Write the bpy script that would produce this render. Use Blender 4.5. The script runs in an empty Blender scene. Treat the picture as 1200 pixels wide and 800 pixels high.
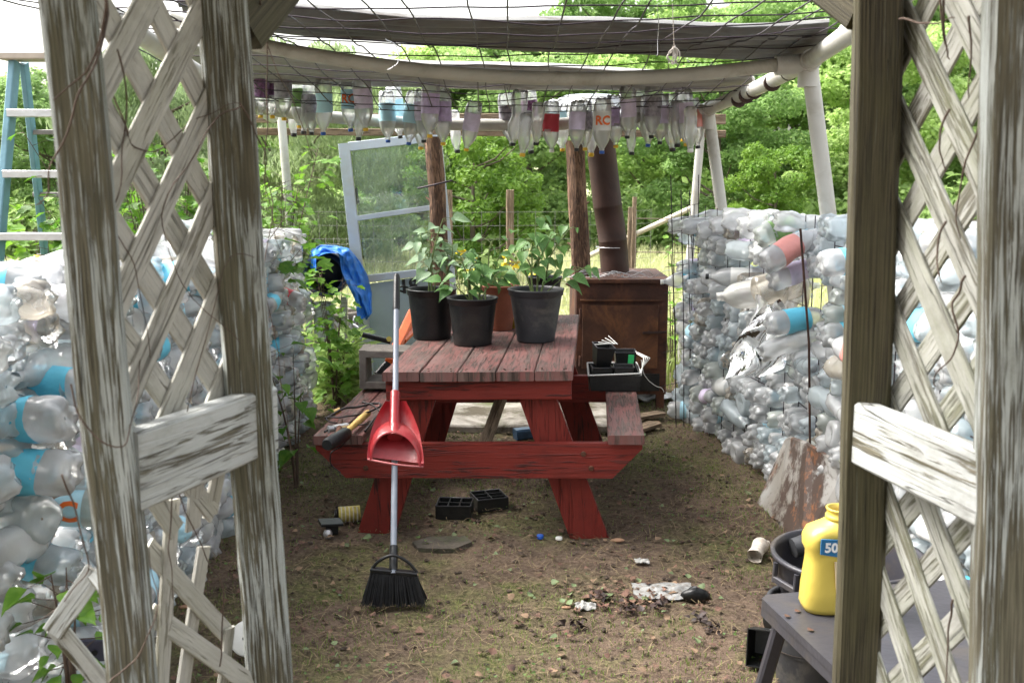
import bpy, math, random
import numpy as np
from mathutils import Vector, Matrix, Euler, noise
random.seed(7); rng = np.random.default_rng(11)
sc = bpy.context.scene; COL = sc.collection
R = math.radians
# ---------------------------------------------------------------- camera
PITCH = R(9.46); F = 1200.0; CH = 1.5
cam_d = bpy.data.cameras.new('camera'); cam = bpy.data.objects.new('camera', cam_d); COL.objects.link(cam)
cam.location = (0, 0, CH); cam.rotation_euler = (R(90) - PITCH, 0, 0)
cam_d.sensor_width = 22.3; cam_d.lens = 22.3; cam_d.clip_end = 500; cam_d.clip_start = .05
cam_d.dof.use_dof = True; cam_d.dof.focus_distance = 4.3; cam_d.dof.aperture_fstop = 4.5
sc.camera = cam
def ray(px, py):
    u = (px - 600) / F; v = (400 - py) / F
    return Vector((u, math.cos(PITCH) + v * math.sin(PITCH), -math.sin(PITCH) + v * math.cos(PITCH)))
def P(px, py, Y):
    d = ray(px, py); return Vector((0, 0, CH)) + d * (Y / d.y)
def PZ(px, py, z=0.0):
    d = ray(px, py); return Vector((0, 0, CH)) + d * ((z - CH) / d.z)
# ---------------------------------------------------------------- mesh builder
class MB:
    def __init__(s): s.v = []; s.f = []; s.uv = []; s.sm = []; s.mi = []
    def add(s, vs, fs, uvs=None, smooth=False, mi=0):
        o = len(s.v); s.v += [Vector(v) for v in vs]
        for i, f in enumerate(fs):
            s.f.append([a + o for a in f]); s.sm.append(smooth); s.mi.append(mi)
            s.uv += list(uvs[i]) if uvs else [(vs[a][0], vs[a][1]) for a in f]
    def grid(s, rows, closed=False, smooth=True, uvf=None, mi=0, caps=False):
        n = len(rows[0]); m = len(rows); vs = [p for r in rows for p in r]; fs = []; uv = []
        for i in range(m - 1):
            for j in range(n if closed else n - 1):
                k = (j + 1) % n; j2 = j + 1
                fs.append((i*n+j, i*n+k, (i+1)*n+k, (i+1)*n+j))
                uv.append([uvf(i, j), uvf(i, j2), uvf(i+1, j2), uvf(i+1, j)] if uvf else [(j/n, i/m), (j2/n, i/m), (j2/n, (i+1)/m), (j/n, (i+1)/m)])
        s.add(vs, fs, uv, smooth, mi)
        if caps:
            for r in (rows[0][::-1], rows[-1]):
                s.add(list(r), [tuple(range(n))], [[(q[0]*.3+q[1]*.3, q[2]*.3) for q in r]], False, mi)
    def bar(s, p0, p1, w, h, up=(0, 0, 1), ch=.004, seg=1, wob=0.0, mi=0):
        """chamfered timber from p0 to p1; w across, h along 'up'"""
        p0 = Vector(p0); p1 = Vector(p1); d = (p1 - p0); L = d.length; d.normalize(); up = Vector(up)
        x = d.cross(up)
        if x.length < 1e-4: x = d.cross(Vector((0, 1, 0)))
        x.normalize(); y = x.cross(d).normalized(); a = w/2; b = h/2; c = min(ch, a*.4, b*.4)
        sec = [(a-c, -b), (a, -b+c), (a, b-c), (a-c, b), (-a+c, b), (-a, b-c), (-a, -b+c), (-a+c, -b)]
        per = [0]
        for i in range(8):
            q = sec[i]; r = sec[(i+1) % 8]; per.append(per[-1] + math.hypot(r[0]-q[0], r[1]-q[1]))
        ou = random.uniform(0, 50); ov = random.uniform(0, 50); rows = []; sd = random.uniform(0, 99)
        for i in range(seg + 1):
            t = i/seg; c0 = p0 + d * L * t; row = []
            for j, (px, py) in enumerate(sec):
                q = c0 + x*px + y*py
                if wob: q = q + wob * (x*noise.noise((sd, t*L*3, 0)) + y*noise.noise((sd+9, t*L*3, 0))) + wob*.4*noise.noise_vector((sd+j*1.7, t*L*9, 3))
                row.append(q)
            rows.append(row)
        s.grid(rows, True, False, lambda i, j: (per[j] + ou, i/seg*L + ov), mi, True)
    def tube(s, pts, r, n=8, smooth=True, mi=0, caps=True):
        pts = [Vector(p) for p in pts]; rr = r if isinstance(r, (list, tuple)) else [r]*len(pts)
        rows = []; prev = None; l = 0; ls = []
        for i, p in enumerate(pts):
            d = (pts[min(i+1, len(pts)-1)] - pts[max(i-1, 0)]).normalized()
            if prev is None:
                x = d.orthogonal().normalized()
            else:
                x = (prev - d*prev.dot(d)); x = x.normalized() if x.length > 1e-6 else d.orthogonal().normalized()
            prev = x; y = d.cross(x)
            if i: l += (p - pts[i-1]).length
            ls.append(l)
            rows.append([p + rr[i]*(x*math.cos(2*math.pi*k/n) + y*math.sin(2*math.pi*k/n)) for k in range(n)])
        rm = max(rr); s.grid(rows, True, smooth, lambda i, j: (j/n*2*math.pi*rm, ls[i]), mi, caps)
    def lathe(s, prof, c=(0, 0, 0), n=24, M=None, fr=None, smooth=True, mi=0):
        rows = []; c = Vector(c)
        for k, (r, z) in enumerate(prof):
            row = []
            for j in range(n):
                a = 2*math.pi*j/n; q = fr(r, z, a) if fr else r
                p = Vector((q*math.cos(a), q*math.sin(a), z))
                row.append((M @ p if M else p) + c)
            rows.append(row)
        s.grid(rows, True, smooth, lambda i, j: (j/n*.6, prof[i][1]), mi, False)
    def box(s, c, sz, M=None, ch=.003, mi=0):
        c = Vector(c); M = M or Matrix.Identity(3)
        z = M @ Vector((0, 0, sz[2]/2)); s.bar(c - z, c + z, sz[0], sz[1], up=M @ Vector((0, 1, 0)), ch=ch, mi=mi)
    def prism(s, pts, ext, mi=0, along=False):
        ext = Vector(ext); pts = [Vector(p) for p in pts]; n = len(pts); b = [p + ext for p in pts]
        s.add(pts + b, [tuple(range(n))[::-1], tuple(range(n, 2*n))] + [(i, (i+1) % n, (i+1) % n + n, i+n) for i in range(n)],
              [[(p.x+p.y, p.z) for p in pts[::-1]], [(p.x+p.y, p.z) for p in b]] + [[(pts[i].x+pts[i].y, pts[i].z), (pts[(i+1)%n].x+pts[(i+1)%n].y, pts[(i+1)%n].z), (pts[(i+1)%n].x+pts[(i+1)%n].y, pts[(i+1)%n].z+.05), (pts[i].x+pts[i].y, pts[i].z+.05)] for i in range(n)], False, mi)
        if along:
            for q in range(len(s.uv)-sum(len(f) for f in s.f[-(n+2):]), len(s.uv)): s.uv[q] = (s.uv[q][1], s.uv[q][0])
    def build(s, name, mats, parent=None, origin=None, world=True):
        me = bpy.data.meshes.new(name)
        off = Vector((0, 0, 0))
        if parent is not None and world: off = parent_world(parent)
        if origin is not None: off = Vector(origin)
        me.from_pydata([tuple(v - off) for v in s.v], [], s.f)
        ul = me.uv_layers.new(name='UVMap'); ul.data.foreach_set('uv', [c for uv in s.uv for c in uv])
        me.polygons.foreach_set('use_smooth', s.sm)
        for m in (mats if isinstance(mats, (list, tuple)) else [mats]): me.materials.append(m)
        me.polygons.foreach_set('material_index', s.mi); me.update()
        return link(name, me, parent, off if parent is None else None)
def parent_world(p):
    l = Vector((0, 0, 0))
    while p is not None: l += p.location; p = p.parent
    return l
def link(name, me, parent=None, loc=None):
    o = bpy.data.objects.new(name, me); COL.objects.link(o)
    if parent is not None: o.parent = parent
    if loc is not None: o.location = loc
    return o
def npmesh(name, V, Fq, mats, mi=None, smooth=False):
    me = bpy.data.meshes.new(name); V = np.asarray(V, dtype=np.float32); Fq = np.asarray(Fq, dtype=np.int32)
    k = Fq.shape[1]; me.vertices.add(len(V)); me.vertices.foreach_set('co', V.ravel())
    me.loops.add(Fq.size); me.loops.foreach_set('vertex_index', Fq.ravel())
    me.polygons.add(len(Fq)); me.polygons.foreach_set('loop_start', np.arange(0, Fq.size, k, dtype=np.int32))
    me.polygons.foreach_set('loop_total', np.full(len(Fq), k, dtype=np.int32))
    for m in mats: me.materials.append(m)
    if mi is not None: me.polygons.foreach_set('material_index', np.asarray(mi, dtype=np.int32))
    me.polygons.foreach_set('use_smooth', np.full(len(Fq), smooth)); me.update(calc_edges=True); me.validate()
    return me
def thing(name, label, cat, loc=(0, 0, 0), rot=(0, 0, 0), group=None):
    o = bpy.data.objects.new(name, None); COL.objects.link(o); o.empty_display_size = .05
    o.location = loc; o.rotation_euler = rot; o['label'] = label; o['category'] = cat
    if group: o['group'] = group
    return o
def tag(o, label, cat, group=None, kind=None):
    o['label'] = label; o['category'] = cat
    if group: o['group'] = group
    if kind: o['kind'] = kind
    return o
def struct(o): o['kind'] = 'structure'; return o
def text_mb(mb, s, size, M, wrap=None, mi=0):
    cu = bpy.data.curves.new('txt', 'FONT'); cu.body = s; cu.size = size; cu.align_x = 'CENTER'; cu.align_y = 'CENTER'; cu.extrude = 0.0004; cu.resolution_u = 3; cu.offset = size*.035
    o = bpy.data.objects.new('txt', cu); me = bpy.data.meshes.new_from_object(o)
    vs = [v.co.copy() for v in me.vertices]
    if wrap: vs = [Vector(((wrap+v.z)*math.sin(v.x/wrap), v.y, (wrap+v.z)*math.cos(v.x/wrap))) for v in vs]
    mb.add([M @ v for v in vs], [tuple(p.vertices) for p in me.polygons], mi=mi)
    bpy.data.objects.remove(o); bpy.data.meshes.remove(me); bpy.data.curves.remove(cu)
# ---------------------------------------------------------------- materials
class NT:
    def __init__(s, name):
        s.m = bpy.data.materials.new(name); s.m.use_nodes = True; s.n = s.m.node_tree; s.n.nodes.clear()
        s.out = s.n.nodes.new('ShaderNodeOutputMaterial')
    def N(s, t, **k):
        n = s.n.nodes.new('ShaderNode' + t)
        for a, b in k.items():
            if a in n.inputs.keys() if isinstance(a, str) else False: s.set(n.inputs[a], b)
            else: setattr(n, a, b)
        return n
    def set(s, i, v):
        if isinstance(v, bpy.types.NodeSocket): s.n.links.new(v, i)
        else: i.default_value = v
    def L(s, a, b): s.n.links.new(a, b)
    def coord(s, kind='Object', scale=(1, 1, 1)):
        t = s.N('TexCoord'); m = s.N('Mapping'); s.L(t.outputs[kind], m.inputs['Vector']); m.inputs['Scale'].default_value = scale; return m.outputs[0]
    def pos(s, scale=(1, 1, 1)):
        g = s.N('NewGeometry'); m = s.N('Mapping'); s.L(g.outputs['Position'], m.inputs['Vector']); m.inputs['Scale'].default_value = scale; return m.outputs[0]
    def noise(s, vec, sc_, det=4, rough=.55, dist=0):
        n = s.N('TexNoise'); s.L(vec, n.inputs['Vector']); n.inputs['Scale'].default_value = sc_; n.inputs['Detail'].default_value = det; n.inputs['Roughness'].default_value = rough; n.inputs['Distortion'].default_value = dist; return n.outputs['Fac']
    def ramp(s, fac, stops, interp='LINEAR'):
        r = s.N('ValToRGB'); s.L(fac, r.inputs[0]); e = r.color_ramp.elements; r.color_ramp.interpolation = interp
        while len(e) < len(stops): e.new(.5)
        for i, (p, c) in enumerate(stops):
            e[i].position = p; e[i].color = (c, c, c, 1) if not isinstance(c, (tuple, list)) else (*c, 1)
        return r.outputs[0]
    def mix(s, fac, a, b, mode='MIX'):
        m = s.N('MixRGB', blend_type=mode); 
        s.set(m.inputs[0], fac)
        for i, v in ((1, a), (2, b)): s.set(m.inputs[i], (*v, 1) if isinstance(v, (tuple, list)) else v)
        return m.outputs[0]
    def bump(s, h, st=.3, d=.01):
        b = s.N('Bump'); s.L(h, b.inputs['Height']); b.inputs['Strength'].default_value = st; b.inputs['Distance'].default_value = d; return b.outputs[0]
    def pr(s, col, rough=.7, bump=None, metal=0, spec=.5, **k):
        p = s.N('BsdfPrincipled'); s.set(p.inputs['Base Color'], (*col, 1) if isinstance(col, (tuple, list)) else col)
        s.set(p.inputs['Roughness'], rough); s.set(p.inputs['Metallic'], metal); s.set(p.inputs['Specular IOR Level'], spec)
        if bump is not None: s.L(bump, p.inputs['Normal'])
        return p.outputs[0]
    def done(s, sh): s.L(sh, s.out.inputs['Surface']); return s.m
def simple(name, col, rough=.6, var=.25, sc_=8, metal=0, bump=.15, dirt=None, dirt_amt=.5, spec=.4):
    t = NT(name); v = t.pos(); n = t.noise(v, sc_, 5); c = tuple(x*(1-var) for x in col); d = tuple(min(1, x*(1+var)) for x in col)
    k = t.ramp(n, [(.3, c), (.7, d)])
    if dirt:
        n2 = t.ramp(t.noise(v, sc_*.7, 8, .7, .5), [(.5, 0.0), (.65, dirt_amt)]); k = t.mix(n2, k, dirt)
    return t.done(t.pr(k, rough, t.bump(t.noise(v, sc_*6, 4), bump, .01), metal, spec))
def wood_paint(name, paint, woodc, dark, amt=.5, green=None, gs=30, ls=1.2, rough=.75, green_amt=.35, thin=False):
    """painted timber, weathered along its grain: paint gone in long fine streaks, checks and knots"""
    t = NT(name); uv = t.coord('UV', (gs*1.9, ls*2.0, 1)); uvf = t.coord('UV', (gs*6, ls*4, 1)); uvb = t.coord('UV', (8, 2.4, 1))
    a = t.noise(uv, 1, 6, .68, 1.3); f = t.noise(uvf, 1, 3, .6, .4); b = t.noise(uvb, 1, 4, .6)
    def ma(op, x, y):
        n = t.N('Math', operation=op); t.set(n.inputs[0], x); t.set(n.inputs[1], y); return n.outputs[0]
    tot = ma('ADD', ma('ADD', a, ma('MULTIPLY', f, .4)), ma('MULTIPLY', b, .7))
    lo = .82 + .46*amt
    mr = t.N('MapRange'); t.L(tot, mr.inputs[0]); mr.inputs[1].default_value = lo-.035; mr.inputs[2].default_value = lo+.03
    wc = t.mix(t.ramp(f, [(.38, 0.0), (.6, 1.0)]), dark, woodc)
    pc = t.mix(t.ramp(b, [(.35, 0.0), (.75, .45)]), paint, tuple(x*.75 for x in paint))
    pc = t.mix(t.ramp(f, [(.3, .35), (.5, 0.0)]), pc, woodc)
    col = t.mix(mr.outputs[0], wc, pc)
    if green:
        g = t.ramp(t.noise(t.coord('UV', (14, 2.2, 1)), 1, 7, .72), [(.45, 0.0), (.62, green_amt)]); col = t.mix(g, col, green)
    # long drying checks
    ck = t.ramp(t.noise(t.coord('UV', (gs*.9, .55, 1)), 1, 3, .55, 1.6), [(.485, 0.0), (.5, 1.0), (.515, 0.0)]); ckm = ma('MULTIPLY', ck, t.ramp(b, [(.42, 0.0), (.6, .9)])); col = t.mix(ckm, col, tuple(x*.35 for x in dark))
    # grime washed on in blotches
    gm = t.ramp(t.noise(t.coord('UV', (5, 3.5, 1)), 1.3, 8, .75), [(.5, 0.0), (.7, .55)]); col = t.mix(gm, col, tuple(x*.5 for x in woodc))
    hb = ma('SUBTRACT', ma('ADD', mr.outputs[0], f), ma('MULTIPLY', ckm, 2.0))
    return t.done(t.pr(col, rough, t.bump(hb, .7, .0035), 0, .3))
def leafm(name, c1, c2, c3=None, tr=.35, sc_=1.3, rough=.5):
    t = NT(name); v = t.pos(); n = t.noise(v, sc_, 3); n2 = t.noise(v, sc_*14, 2)
    k = t.mix(t.ramp(n, [(.35, 0.0), (.65, 1.0)]), c1, c2); k = t.mix(t.ramp(n2, [(.4, 0.0), (.7, .7)]), k, c3 or c2)
    oi = t.N('ObjectInfo'); hs = t.N('HueSaturation'); mr = t.N('MapRange'); t.L(oi.outputs['Random'], mr.inputs[0]); mr.inputs[3].default_value = .75; mr.inputs[4].default_value = 1.25
    t.L(mr.outputs[0], hs.inputs['Value']); mh = t.N('MapRange'); t.L(oi.outputs['Random'], mh.inputs[0]); mh.inputs[3].default_value = .515; mh.inputs[4].default_value = .49; t.L(mh.outputs[0], hs.inputs['Hue']); t.L(k, hs.inputs['Color']); k = hs.outputs[0]
    p = t.pr(k, rough, None, 0, .35); tl = t.N('BsdfTranslucent'); t.L(k, tl.inputs[0]); m = t.N('MixShader'); m.inputs[0].default_value = tr; t.L(p, m.inputs[1]); t.L(tl.outputs[0], m.inputs[2]); return t.done(m.outputs[0])
def plastic_clear(name, tint=(.995, .998, 1.0), lo=.42, hi=.97, rough=.11, milk=.0):
    """thin PET: clear face on, milky towards the rim, glossy"""
    t = NT(name); v = t.pos(); n = t.noise(v, 3.5, 3)
    c = t.mix(t.ramp(n, [(.35, 0.0), (.65, 1.0)]), tint, (tint[0]*.97, tint[1]*.99, tint[2]))
    bn = t.bump(t.noise(t.pos(), 34, 3, .55), .35, .006)
    lw = t.N('LayerWeight'); lw.inputs[0].default_value = .45; t.L(bn, lw.inputs['Normal'])
    mr = t.N('MapRange'); t.L(lw.outputs['Facing'], mr.inputs[0]); mr.inputs[3].default_value = lo+milk; mr.inputs[4].default_value = hi
    p = t.pr(c, rough, bn, 0, .8); tl = t.N('BsdfTranslucent'); t.L(c, tl.inputs[0]); m = t.N('MixShader'); m.inputs[0].default_value = .55; t.L(p, m.inputs[1]); t.L(tl.outputs[0], m.inputs[2])
    tr = t.N('BsdfTransparent'); tr.inputs[0].default_value = (.99, .995, 1, 1); m2 = t.N('MixShader'); t.L(mr.outputs[0], m2.inputs[0]); t.L(tr.outputs[0], m2.inputs[1]); t.L(m.outputs[0], m2.inputs[2])
    # crisp clear-coat reflection on top
    g = t.N('BsdfGlossy'); g.inputs['Roughness'].default_value = .06; t.L(bn, g.inputs['Normal']); fr = t.N('Fresnel'); fr.inputs[0].default_value = 1.42; t.L(bn, fr.inputs['Normal'])
    m3 = t.N('MixShader'); t.L(fr.outputs[0], m3.inputs[0]); t.L(m2.outputs[0], m3.inputs[1]); t.L(g.outputs[0], m3.inputs[2])
    return t.done(m3.outputs[0])
def glassm(name):
    t = NT(name); v = t.pos(); n = t.ramp(t.noise(v, 3, 5, .65), [(.35, .05), (.75, .25)])
    tr = t.N('BsdfTransparent'); tr.inputs[0].default_value = (.93, .97, .97, 1); d = t.pr((.62, .7, .7), .5); m = t.N('MixShader'); t.L(n, m.inputs[0]); t.L(tr.outputs[0], m.inputs[1]); t.L(d, m.inputs[2])
    g = t.N('BsdfGlossy'); g.inputs['Roughness'].default_value = .03; fr = t.N('Fresnel'); fr.inputs[0].default_value = 1.5; m3 = t.N('MixShader'); t.L(fr.outputs[0], m3.inputs[0]); t.L(m.outputs[0], m3.inputs[1]); t.L(g.outputs[0], m3.inputs[2]); return t.done(m3.outputs[0])
def ribbed(name, c1, c2, dirt, rough=.6, metal=.0, tr=0):
    t = NT(name); v = t.pos((1, 1, 1)); n = t.noise(v, 3, 6, .65, .3); k = t.mix(t.ramp(n, [(.35, 0.0), (.7, 1.0)]), c1, c2)
    k = t.mix(t.ramp(t.noise(t.pos((.8, 6, 1)), 4, 6, .7), [(.55, 0.0), (.7, .8)]), k, dirt)
    p = t.pr(k, rough, t.bump(t.noise(v, 30, 3), .1), metal, .4)
    if tr:
        tl = t.N('BsdfTranslucent'); t.L(k, tl.inputs[0]); m = t.N('MixShader'); m.inputs[0].default_value = tr; t.L(p, m.inputs[1]); t.L(tl.outputs[0], m.inputs[2]); return t.done(m.outputs[0])
    return t.done(p)
W_POST = wood_paint('weathered_white_post', (.46, .49, .475), (.17, .155, .11), (.065, .058, .04), .56, (.15, .155, .09), 50, 1.5, green_amt=.3)
W_POSTR = wood_paint('mossy_post', (.21, .21, .155), (.088, .076, .046), (.028, .024, .015), .9, (.09, .085, .04), 50, .9, green_amt=.5)
W_RAIL = wood_paint('weathered_rail', (.48, .495, .485), (.22, .2, .15), (.08, .07, .05), .27, (.12, .14, .06), 22, 1.3, green_amt=.15)
W_LAT = wood_paint('lattice_wood', (.5, .485, .44), (.33, .31, .26), (.17, .155, .12), .2, (.24, .235, .16), 40, 2.5, green_amt=.4)
W_RED = wood_paint('red_paint_wood', (.19, .022, .015), (.12, .024, .018), (.045, .014, .012), .26, None, 18, 1.5, .6)
W_REDTOP = wood_paint('worn_red_planks', (.19, .075, .066), (.15, .09, .075), (.04, .025, .02), .45, (.15, .12, .105), 24, 2.0, .6, green_amt=.5)
W_RAW = wood_paint('raw_timber', (.3, .22, .15), (.22, .16, .1), (.1, .07, .045), .5, None, 22, 1.5)
W_BARK = wood_paint('bark', (.25, .15, .095), (.13, .07, .042), (.035, .022, .016), .55, None, 30, 3.0, .85)
PVC = simple('pvc_pipe', (.52, .51, .47), .4, .1, 4, dirt=(.3, .27, .2), dirt_amt=.6)
PVC_CREAM = simple('pvc_pipe_cream', (.45, .43, .37), .45, .15, 5, dirt=(.22, .19, .13), dirt_amt=.6)
WIRE = simple('dark_wire', (.035, .025, .032), .5, .3, 20, .4)
STEEL = simple('galvanised_steel', (.45, .45, .46), .4, .2, 10, .7)
BLACK = simple('black_plastic', (.009, .0095, .01), .38, .3, 9, dirt=(.05, .045, .038), dirt_amt=.3)
BLACK_D = simple('dusty_black_plastic', (.03, .031, .034), .5, .3, 9, dirt=(.12, .11, .09), dirt_amt=.5)
GREYP = simple('grey_plastic', (.038, .037, .044), .38, .2, 6, dirt=(.08, .066, .05), dirt_amt=.6)
RUST = simple('rusty_steel', (.055, .024, .016), .75, .5, 6, .15, .4, dirt=(.15, .055, .025), dirt_amt=.85)
RUSTP = simple('rusty_pipe', (.04, .021, .016), .6, .3, 5, .2, .2, dirt=(.07, .03, .022), dirt_amt=.5)
TERRA = simple('terracotta', (.24, .08, .045), .7, .15, 10)
YELLOW = simple('yellow_plastic', (.53, .41, .08), .35, .06, 5)
YELLOWH = simple('yellow_wood', (.5, .33, .1), .5, .2, 12)
ORANGE = simple('orange_paint', (.75, .13, .025), .45, .15, 8)
REDPL = simple('red_plastic', (.26, .014, .018), .33, .15, 6, dirt=(.3, .1, .09), dirt_amt=.4)
ALU = simple('aluminium', (.6, .6, .6), .35, .1, 8, .6)
BLUEL = simple('ladder_blue', (.16, .3, .36), .5, .2, 8)
BLUET = simple('blue_tarp', (.02, .17, .6), .4, .3, 12, bump=.4)
NAVY = simple('navy_plastic', (.012, .03, .09), .4, .2, 6)
DOORP = simple('door_paint', (.46, .52, .57), .5, .12, 3, dirt=(.4, .38, .33), dirt_amt=.5)
CONC = simple('concrete', (.17, .15, .13), .9, .25, 25, bump=.5)
STONE = simple('stone', (.07, .058, .045), .9, .4, 14, bump=.6, dirt=(.07, .09, .03), dirt_amt=.6)
WHITEP = simple('white_plastic', (.7, .69, .65), .45, .08, 8)
STRAW = simple('straw', (.2, .15, .08), .8, .4, 3)
DEADLEAF = simple('dead_leaf', (.09, .045, .03), .75, .7, 25, dirt=(.2, .12, .075), dirt_amt=.8)
VINE = simple('dry_vine', (.09, .06, .045), .8, .3, 20)
TAN = simple('tan_foam', (.5, .4, .28), .6, .2, 9)
INK = simple('black_ink', (.015, .015, .015), .5, .1)
CAPS = {'yellow': simple('cap_yellow', (.72, .45, .03), .4, .05), 'black': simple('cap_black', (.02, .02, .022), .4, .05), 'blue': simple('cap_blue', (.02, .09, .4), .4, .05), 'clear': WHITEP}
PET = plastic_clear('clear_bottle_plastic'); PETB = plastic_clear('bluish_bottle_plastic', (.86, .96, 1.0)); PETG = plastic_clear('greenish_bottle_plastic', (.9, .95, .88)); PETT = plastic_clear('tan_bottle_plastic', (.9, .8, .66), .22)
PETW = plastic_clear('hanging_bottle_plastic', (.995, .995, 1.0), .34, .96)
MILK = plastic_clear('milky_jug_plastic', (.85, .83, .78), .55, .97, .3)
BAG = plastic_clear('plastic_sheet', (.92, .92, .92), .45, .95, .38)
LBL = {'blue': simple('label_blue', (.12, .5, .68), .4, .12), 'sky': simple('label_sky', (.45, .72, .84), .4, .1), 'purple': simple('label_purple', (.55, .44, .68), .4, .25, 30), 'grape': simple('label_grape', (.2, .09, .2), .4, .7, 60),
       'red': simple('label_red', (.5, .04, .06), .4, .1), 'grey': simple('label_grey', (.3, .28, .32), .5, .5, 40), 'white': simple('label_white', (.7, .7, .68), .45, .1), 'coral': simple('label_coral', (.6, .25, .22), .45, .1), 'green': simple('label_green', (.2, .35, .12), .5, .4, 30), 'lilac': simple('label_lilac', (.62, .54, .7), .45, .2, 20)}
GLASS = glassm('dusty_glass')
SHEET1 = ribbed('old_metal_sheet', (.13, .13, .125), (.24, .235, .225), (.07, .045, .03), .55, .2)
SHEET2 = ribbed('pale_roof_sheet', (.3, .29, .27), (.42, .41, .39), (.17, .13, .1), .5, 0, .2)
BROOM = simple('broom_fibre', (.02, .02, .022), .6, .3, 40)
HANDLE = simple('broom_handle_paint', (.2, .22, .26), .35, .1)
LEAF_POT = leafm('pepper_leaf', (.09, .19, .055), (.14, .27, .07), (.2, .34, .1), .3, 9)
LEAF_DUSTY = leafm('dusty_leaf', (.22, .31, .2), (.16, .27, .12), (.27, .36, .24), .3, 9)
LEAF_SHRUB = leafm('shrub_leaf', (.08, .2, .02), (.17, .33, .03), (.24, .4, .05), .45, 3)
LEAF_DARK = leafm('dark_crown', (.15, .26, .07), (.29, .44, .13), (.4, .55, .2), .55, .9)
LEAF_MID = leafm('mid_crown', (.2, .31, .09), (.33, .48, .15), (.43, .57, .24), .55, .9)
LEAF_LIME = leafm('lime_crown', (.14, .26, .03), (.25, .38, .05), (.3, .42, .08), .45, 1.2)
LEAF_WIL = leafm('willow_crown', (.24, .33, .14), (.36, .45, .22), (.42, .5, .28), .45, 1.2)
GRASSM = leafm('grass_blade', (.09, .16, .03), (.18, .25, .06), (.27, .28, .1), .35, 2)
# ---------------------------------------------------------------- world + sun
w = bpy.data.worlds.new('World'); sc.world = w; w.use_nodes = True; nt = w.node_tree; nt.nodes.clear()
sky = nt.nodes.new('ShaderNodeTexSky'); sky.sky_type = 'NISHITA'; sky.sun_disc = False; SE, SR = R(52), R(-72)
sky.sun_elevation = SE; sky.sun_rotation = SR; sky.air_density = 1.6; sky.dust_density = 6; sky.ozone_density = .6
hs = nt.nodes.new('ShaderNodeHueSaturation'); hs.inputs['Saturation'].default_value = .3
bg = nt.nodes.new('ShaderNodeBackground'); bg.inputs[1].default_value = .15; wo = nt.nodes.new('ShaderNodeOutputWorld')
nt.links.new(sky.outputs[0], hs.inputs['Color']); nt.links.new(hs.outputs[0], bg.inputs[0]); nt.links.new(bg.outputs[0], wo.inputs[0])
sl = bpy.data.lights.new('sun', 'SUN'); sl.energy = 1.5; sl.angle = R(30); sl.color = (1, .97, .92)
so = bpy.data.objects.new('sun', sl); COL.objects.link(so); so.location = (0, 0, 20)
sd = Vector((math.sin(SR)*math.cos(SE)*-1, math.cos(SR)*math.cos(SE)*-1, 0))  # placeholder, set below
SUND = Vector((math.cos(SE)*math.sin(R(-72)), math.cos(SE)*math.cos(R(-72)), math.sin(SE)))   # towards the sun: beyond the yard, to the left
sky.sun_rotation = R(-72)
so.rotation_euler = SUND.to_track_quat('Z', 'Y').to_euler()
sc.view_settings.view_transform = 'Standard'; sc.view_settings.look = 'None'; sc.view_settings.gamma = 1; sc.view_settings.exposure = EXPO if 'EXPO' in globals() else 2.0
cy = sc.cycles; cy.transparent_max_bounces = 28; cy.max_bounces = 16; cy.diffuse_bounces = 12; cy.glossy_bounces = 3; cy.transmission_bounces = 4
cy.caustics_reflective = False; cy.caustics_refractive = False; cy.use_denoising = True; cy.sample_clamp_indirect = 6
# ---------------------------------------------------------------- ground
def gz(x, y):
    n = noise.fractal(Vector((x*1.4, y*1.4, 0)), .9, 2.2, 4)
    fade = 1 if y < 7 else max(.4, 1-(y-7)*.1)
    h = .022*n*fade
    if y > 16: h += (y-16)*.012
    return h
xs = np.concatenate([-np.geomspace(120, 3.2, 26), np.linspace(-3, 3, 150), np.geomspace(3.2, 120, 26)])
ys = np.concatenate([np.linspace(-30, 1.4, 10), np.linspace(1.6, 8, 190), np.geomspace(8.2, 260, 60)])
V = []
for y in ys:
    for x in xs:
        z = gz(x, y)
        if abs(x) < 3.2 and 1.5 < y < 8.1: z += .009*noise.fractal(Vector((x*9, y*9, 4)), .8, 2.3, 4) + .006*noise.noise(Vector((x*38, y*38, 1)))
        V.append((x, y, z))
nx = len(xs); Fq = [(j*nx+i, j*nx+i+1, (j+1)*nx+i+1, (j+1)*nx+i) for j in range(len(ys)-1) for i in range(nx-1)]
t = NT('dirt_ground'); p = t.pos()
big = t.noise(p, 1.1, 6, .65, .4); mid = t.noise(p, 7, 7, .7, .3); fine = t.noise(p, 55, 5, .7)
soil = t.mix(t.ramp(mid, [(.35, 0.0), (.66, 1.0)]), (.034, .022, .016), (.14, .095, .066))
soil = t.mix(t.ramp(fine, [(.35, 0.0), (.7, .75)]), soil, (.2, .15, .11))
moss = t.mix(t.ramp(fine, [(.4, 0.0), (.65, 1.0)]), (.055, .062, .024), (.17, .16, .065))
mm = t.N('Math', operation='MULTIPLY'); t.L(t.ramp(big, [(.46, 0.0), (.58, 1.0)]), mm.inputs[0]); t.L(t.ramp(mid, [(.36, .1), (.6, 1.0)]), mm.inputs[1])
c = t.mix(mm.outputs[0], soil, moss)
sp = t.N('SeparateXYZ'); t.L(p, sp.inputs[0])
yn = t.N('Math', operation='ADD'); t.L(sp.outputs['Y'], yn.inputs[0]); t.L(big, yn.inputs[1])
far = t.ramp(t.N('MapRange').outputs[0], [(0, 0.0), (1, 1.0)])
mr = far.node.inputs[0].links[0].from_node; t.L(yn.outputs[0], mr.inputs[0]); mr.inputs[1].default_value = 8.2; mr.inputs[2].default_value = 9.4
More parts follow.
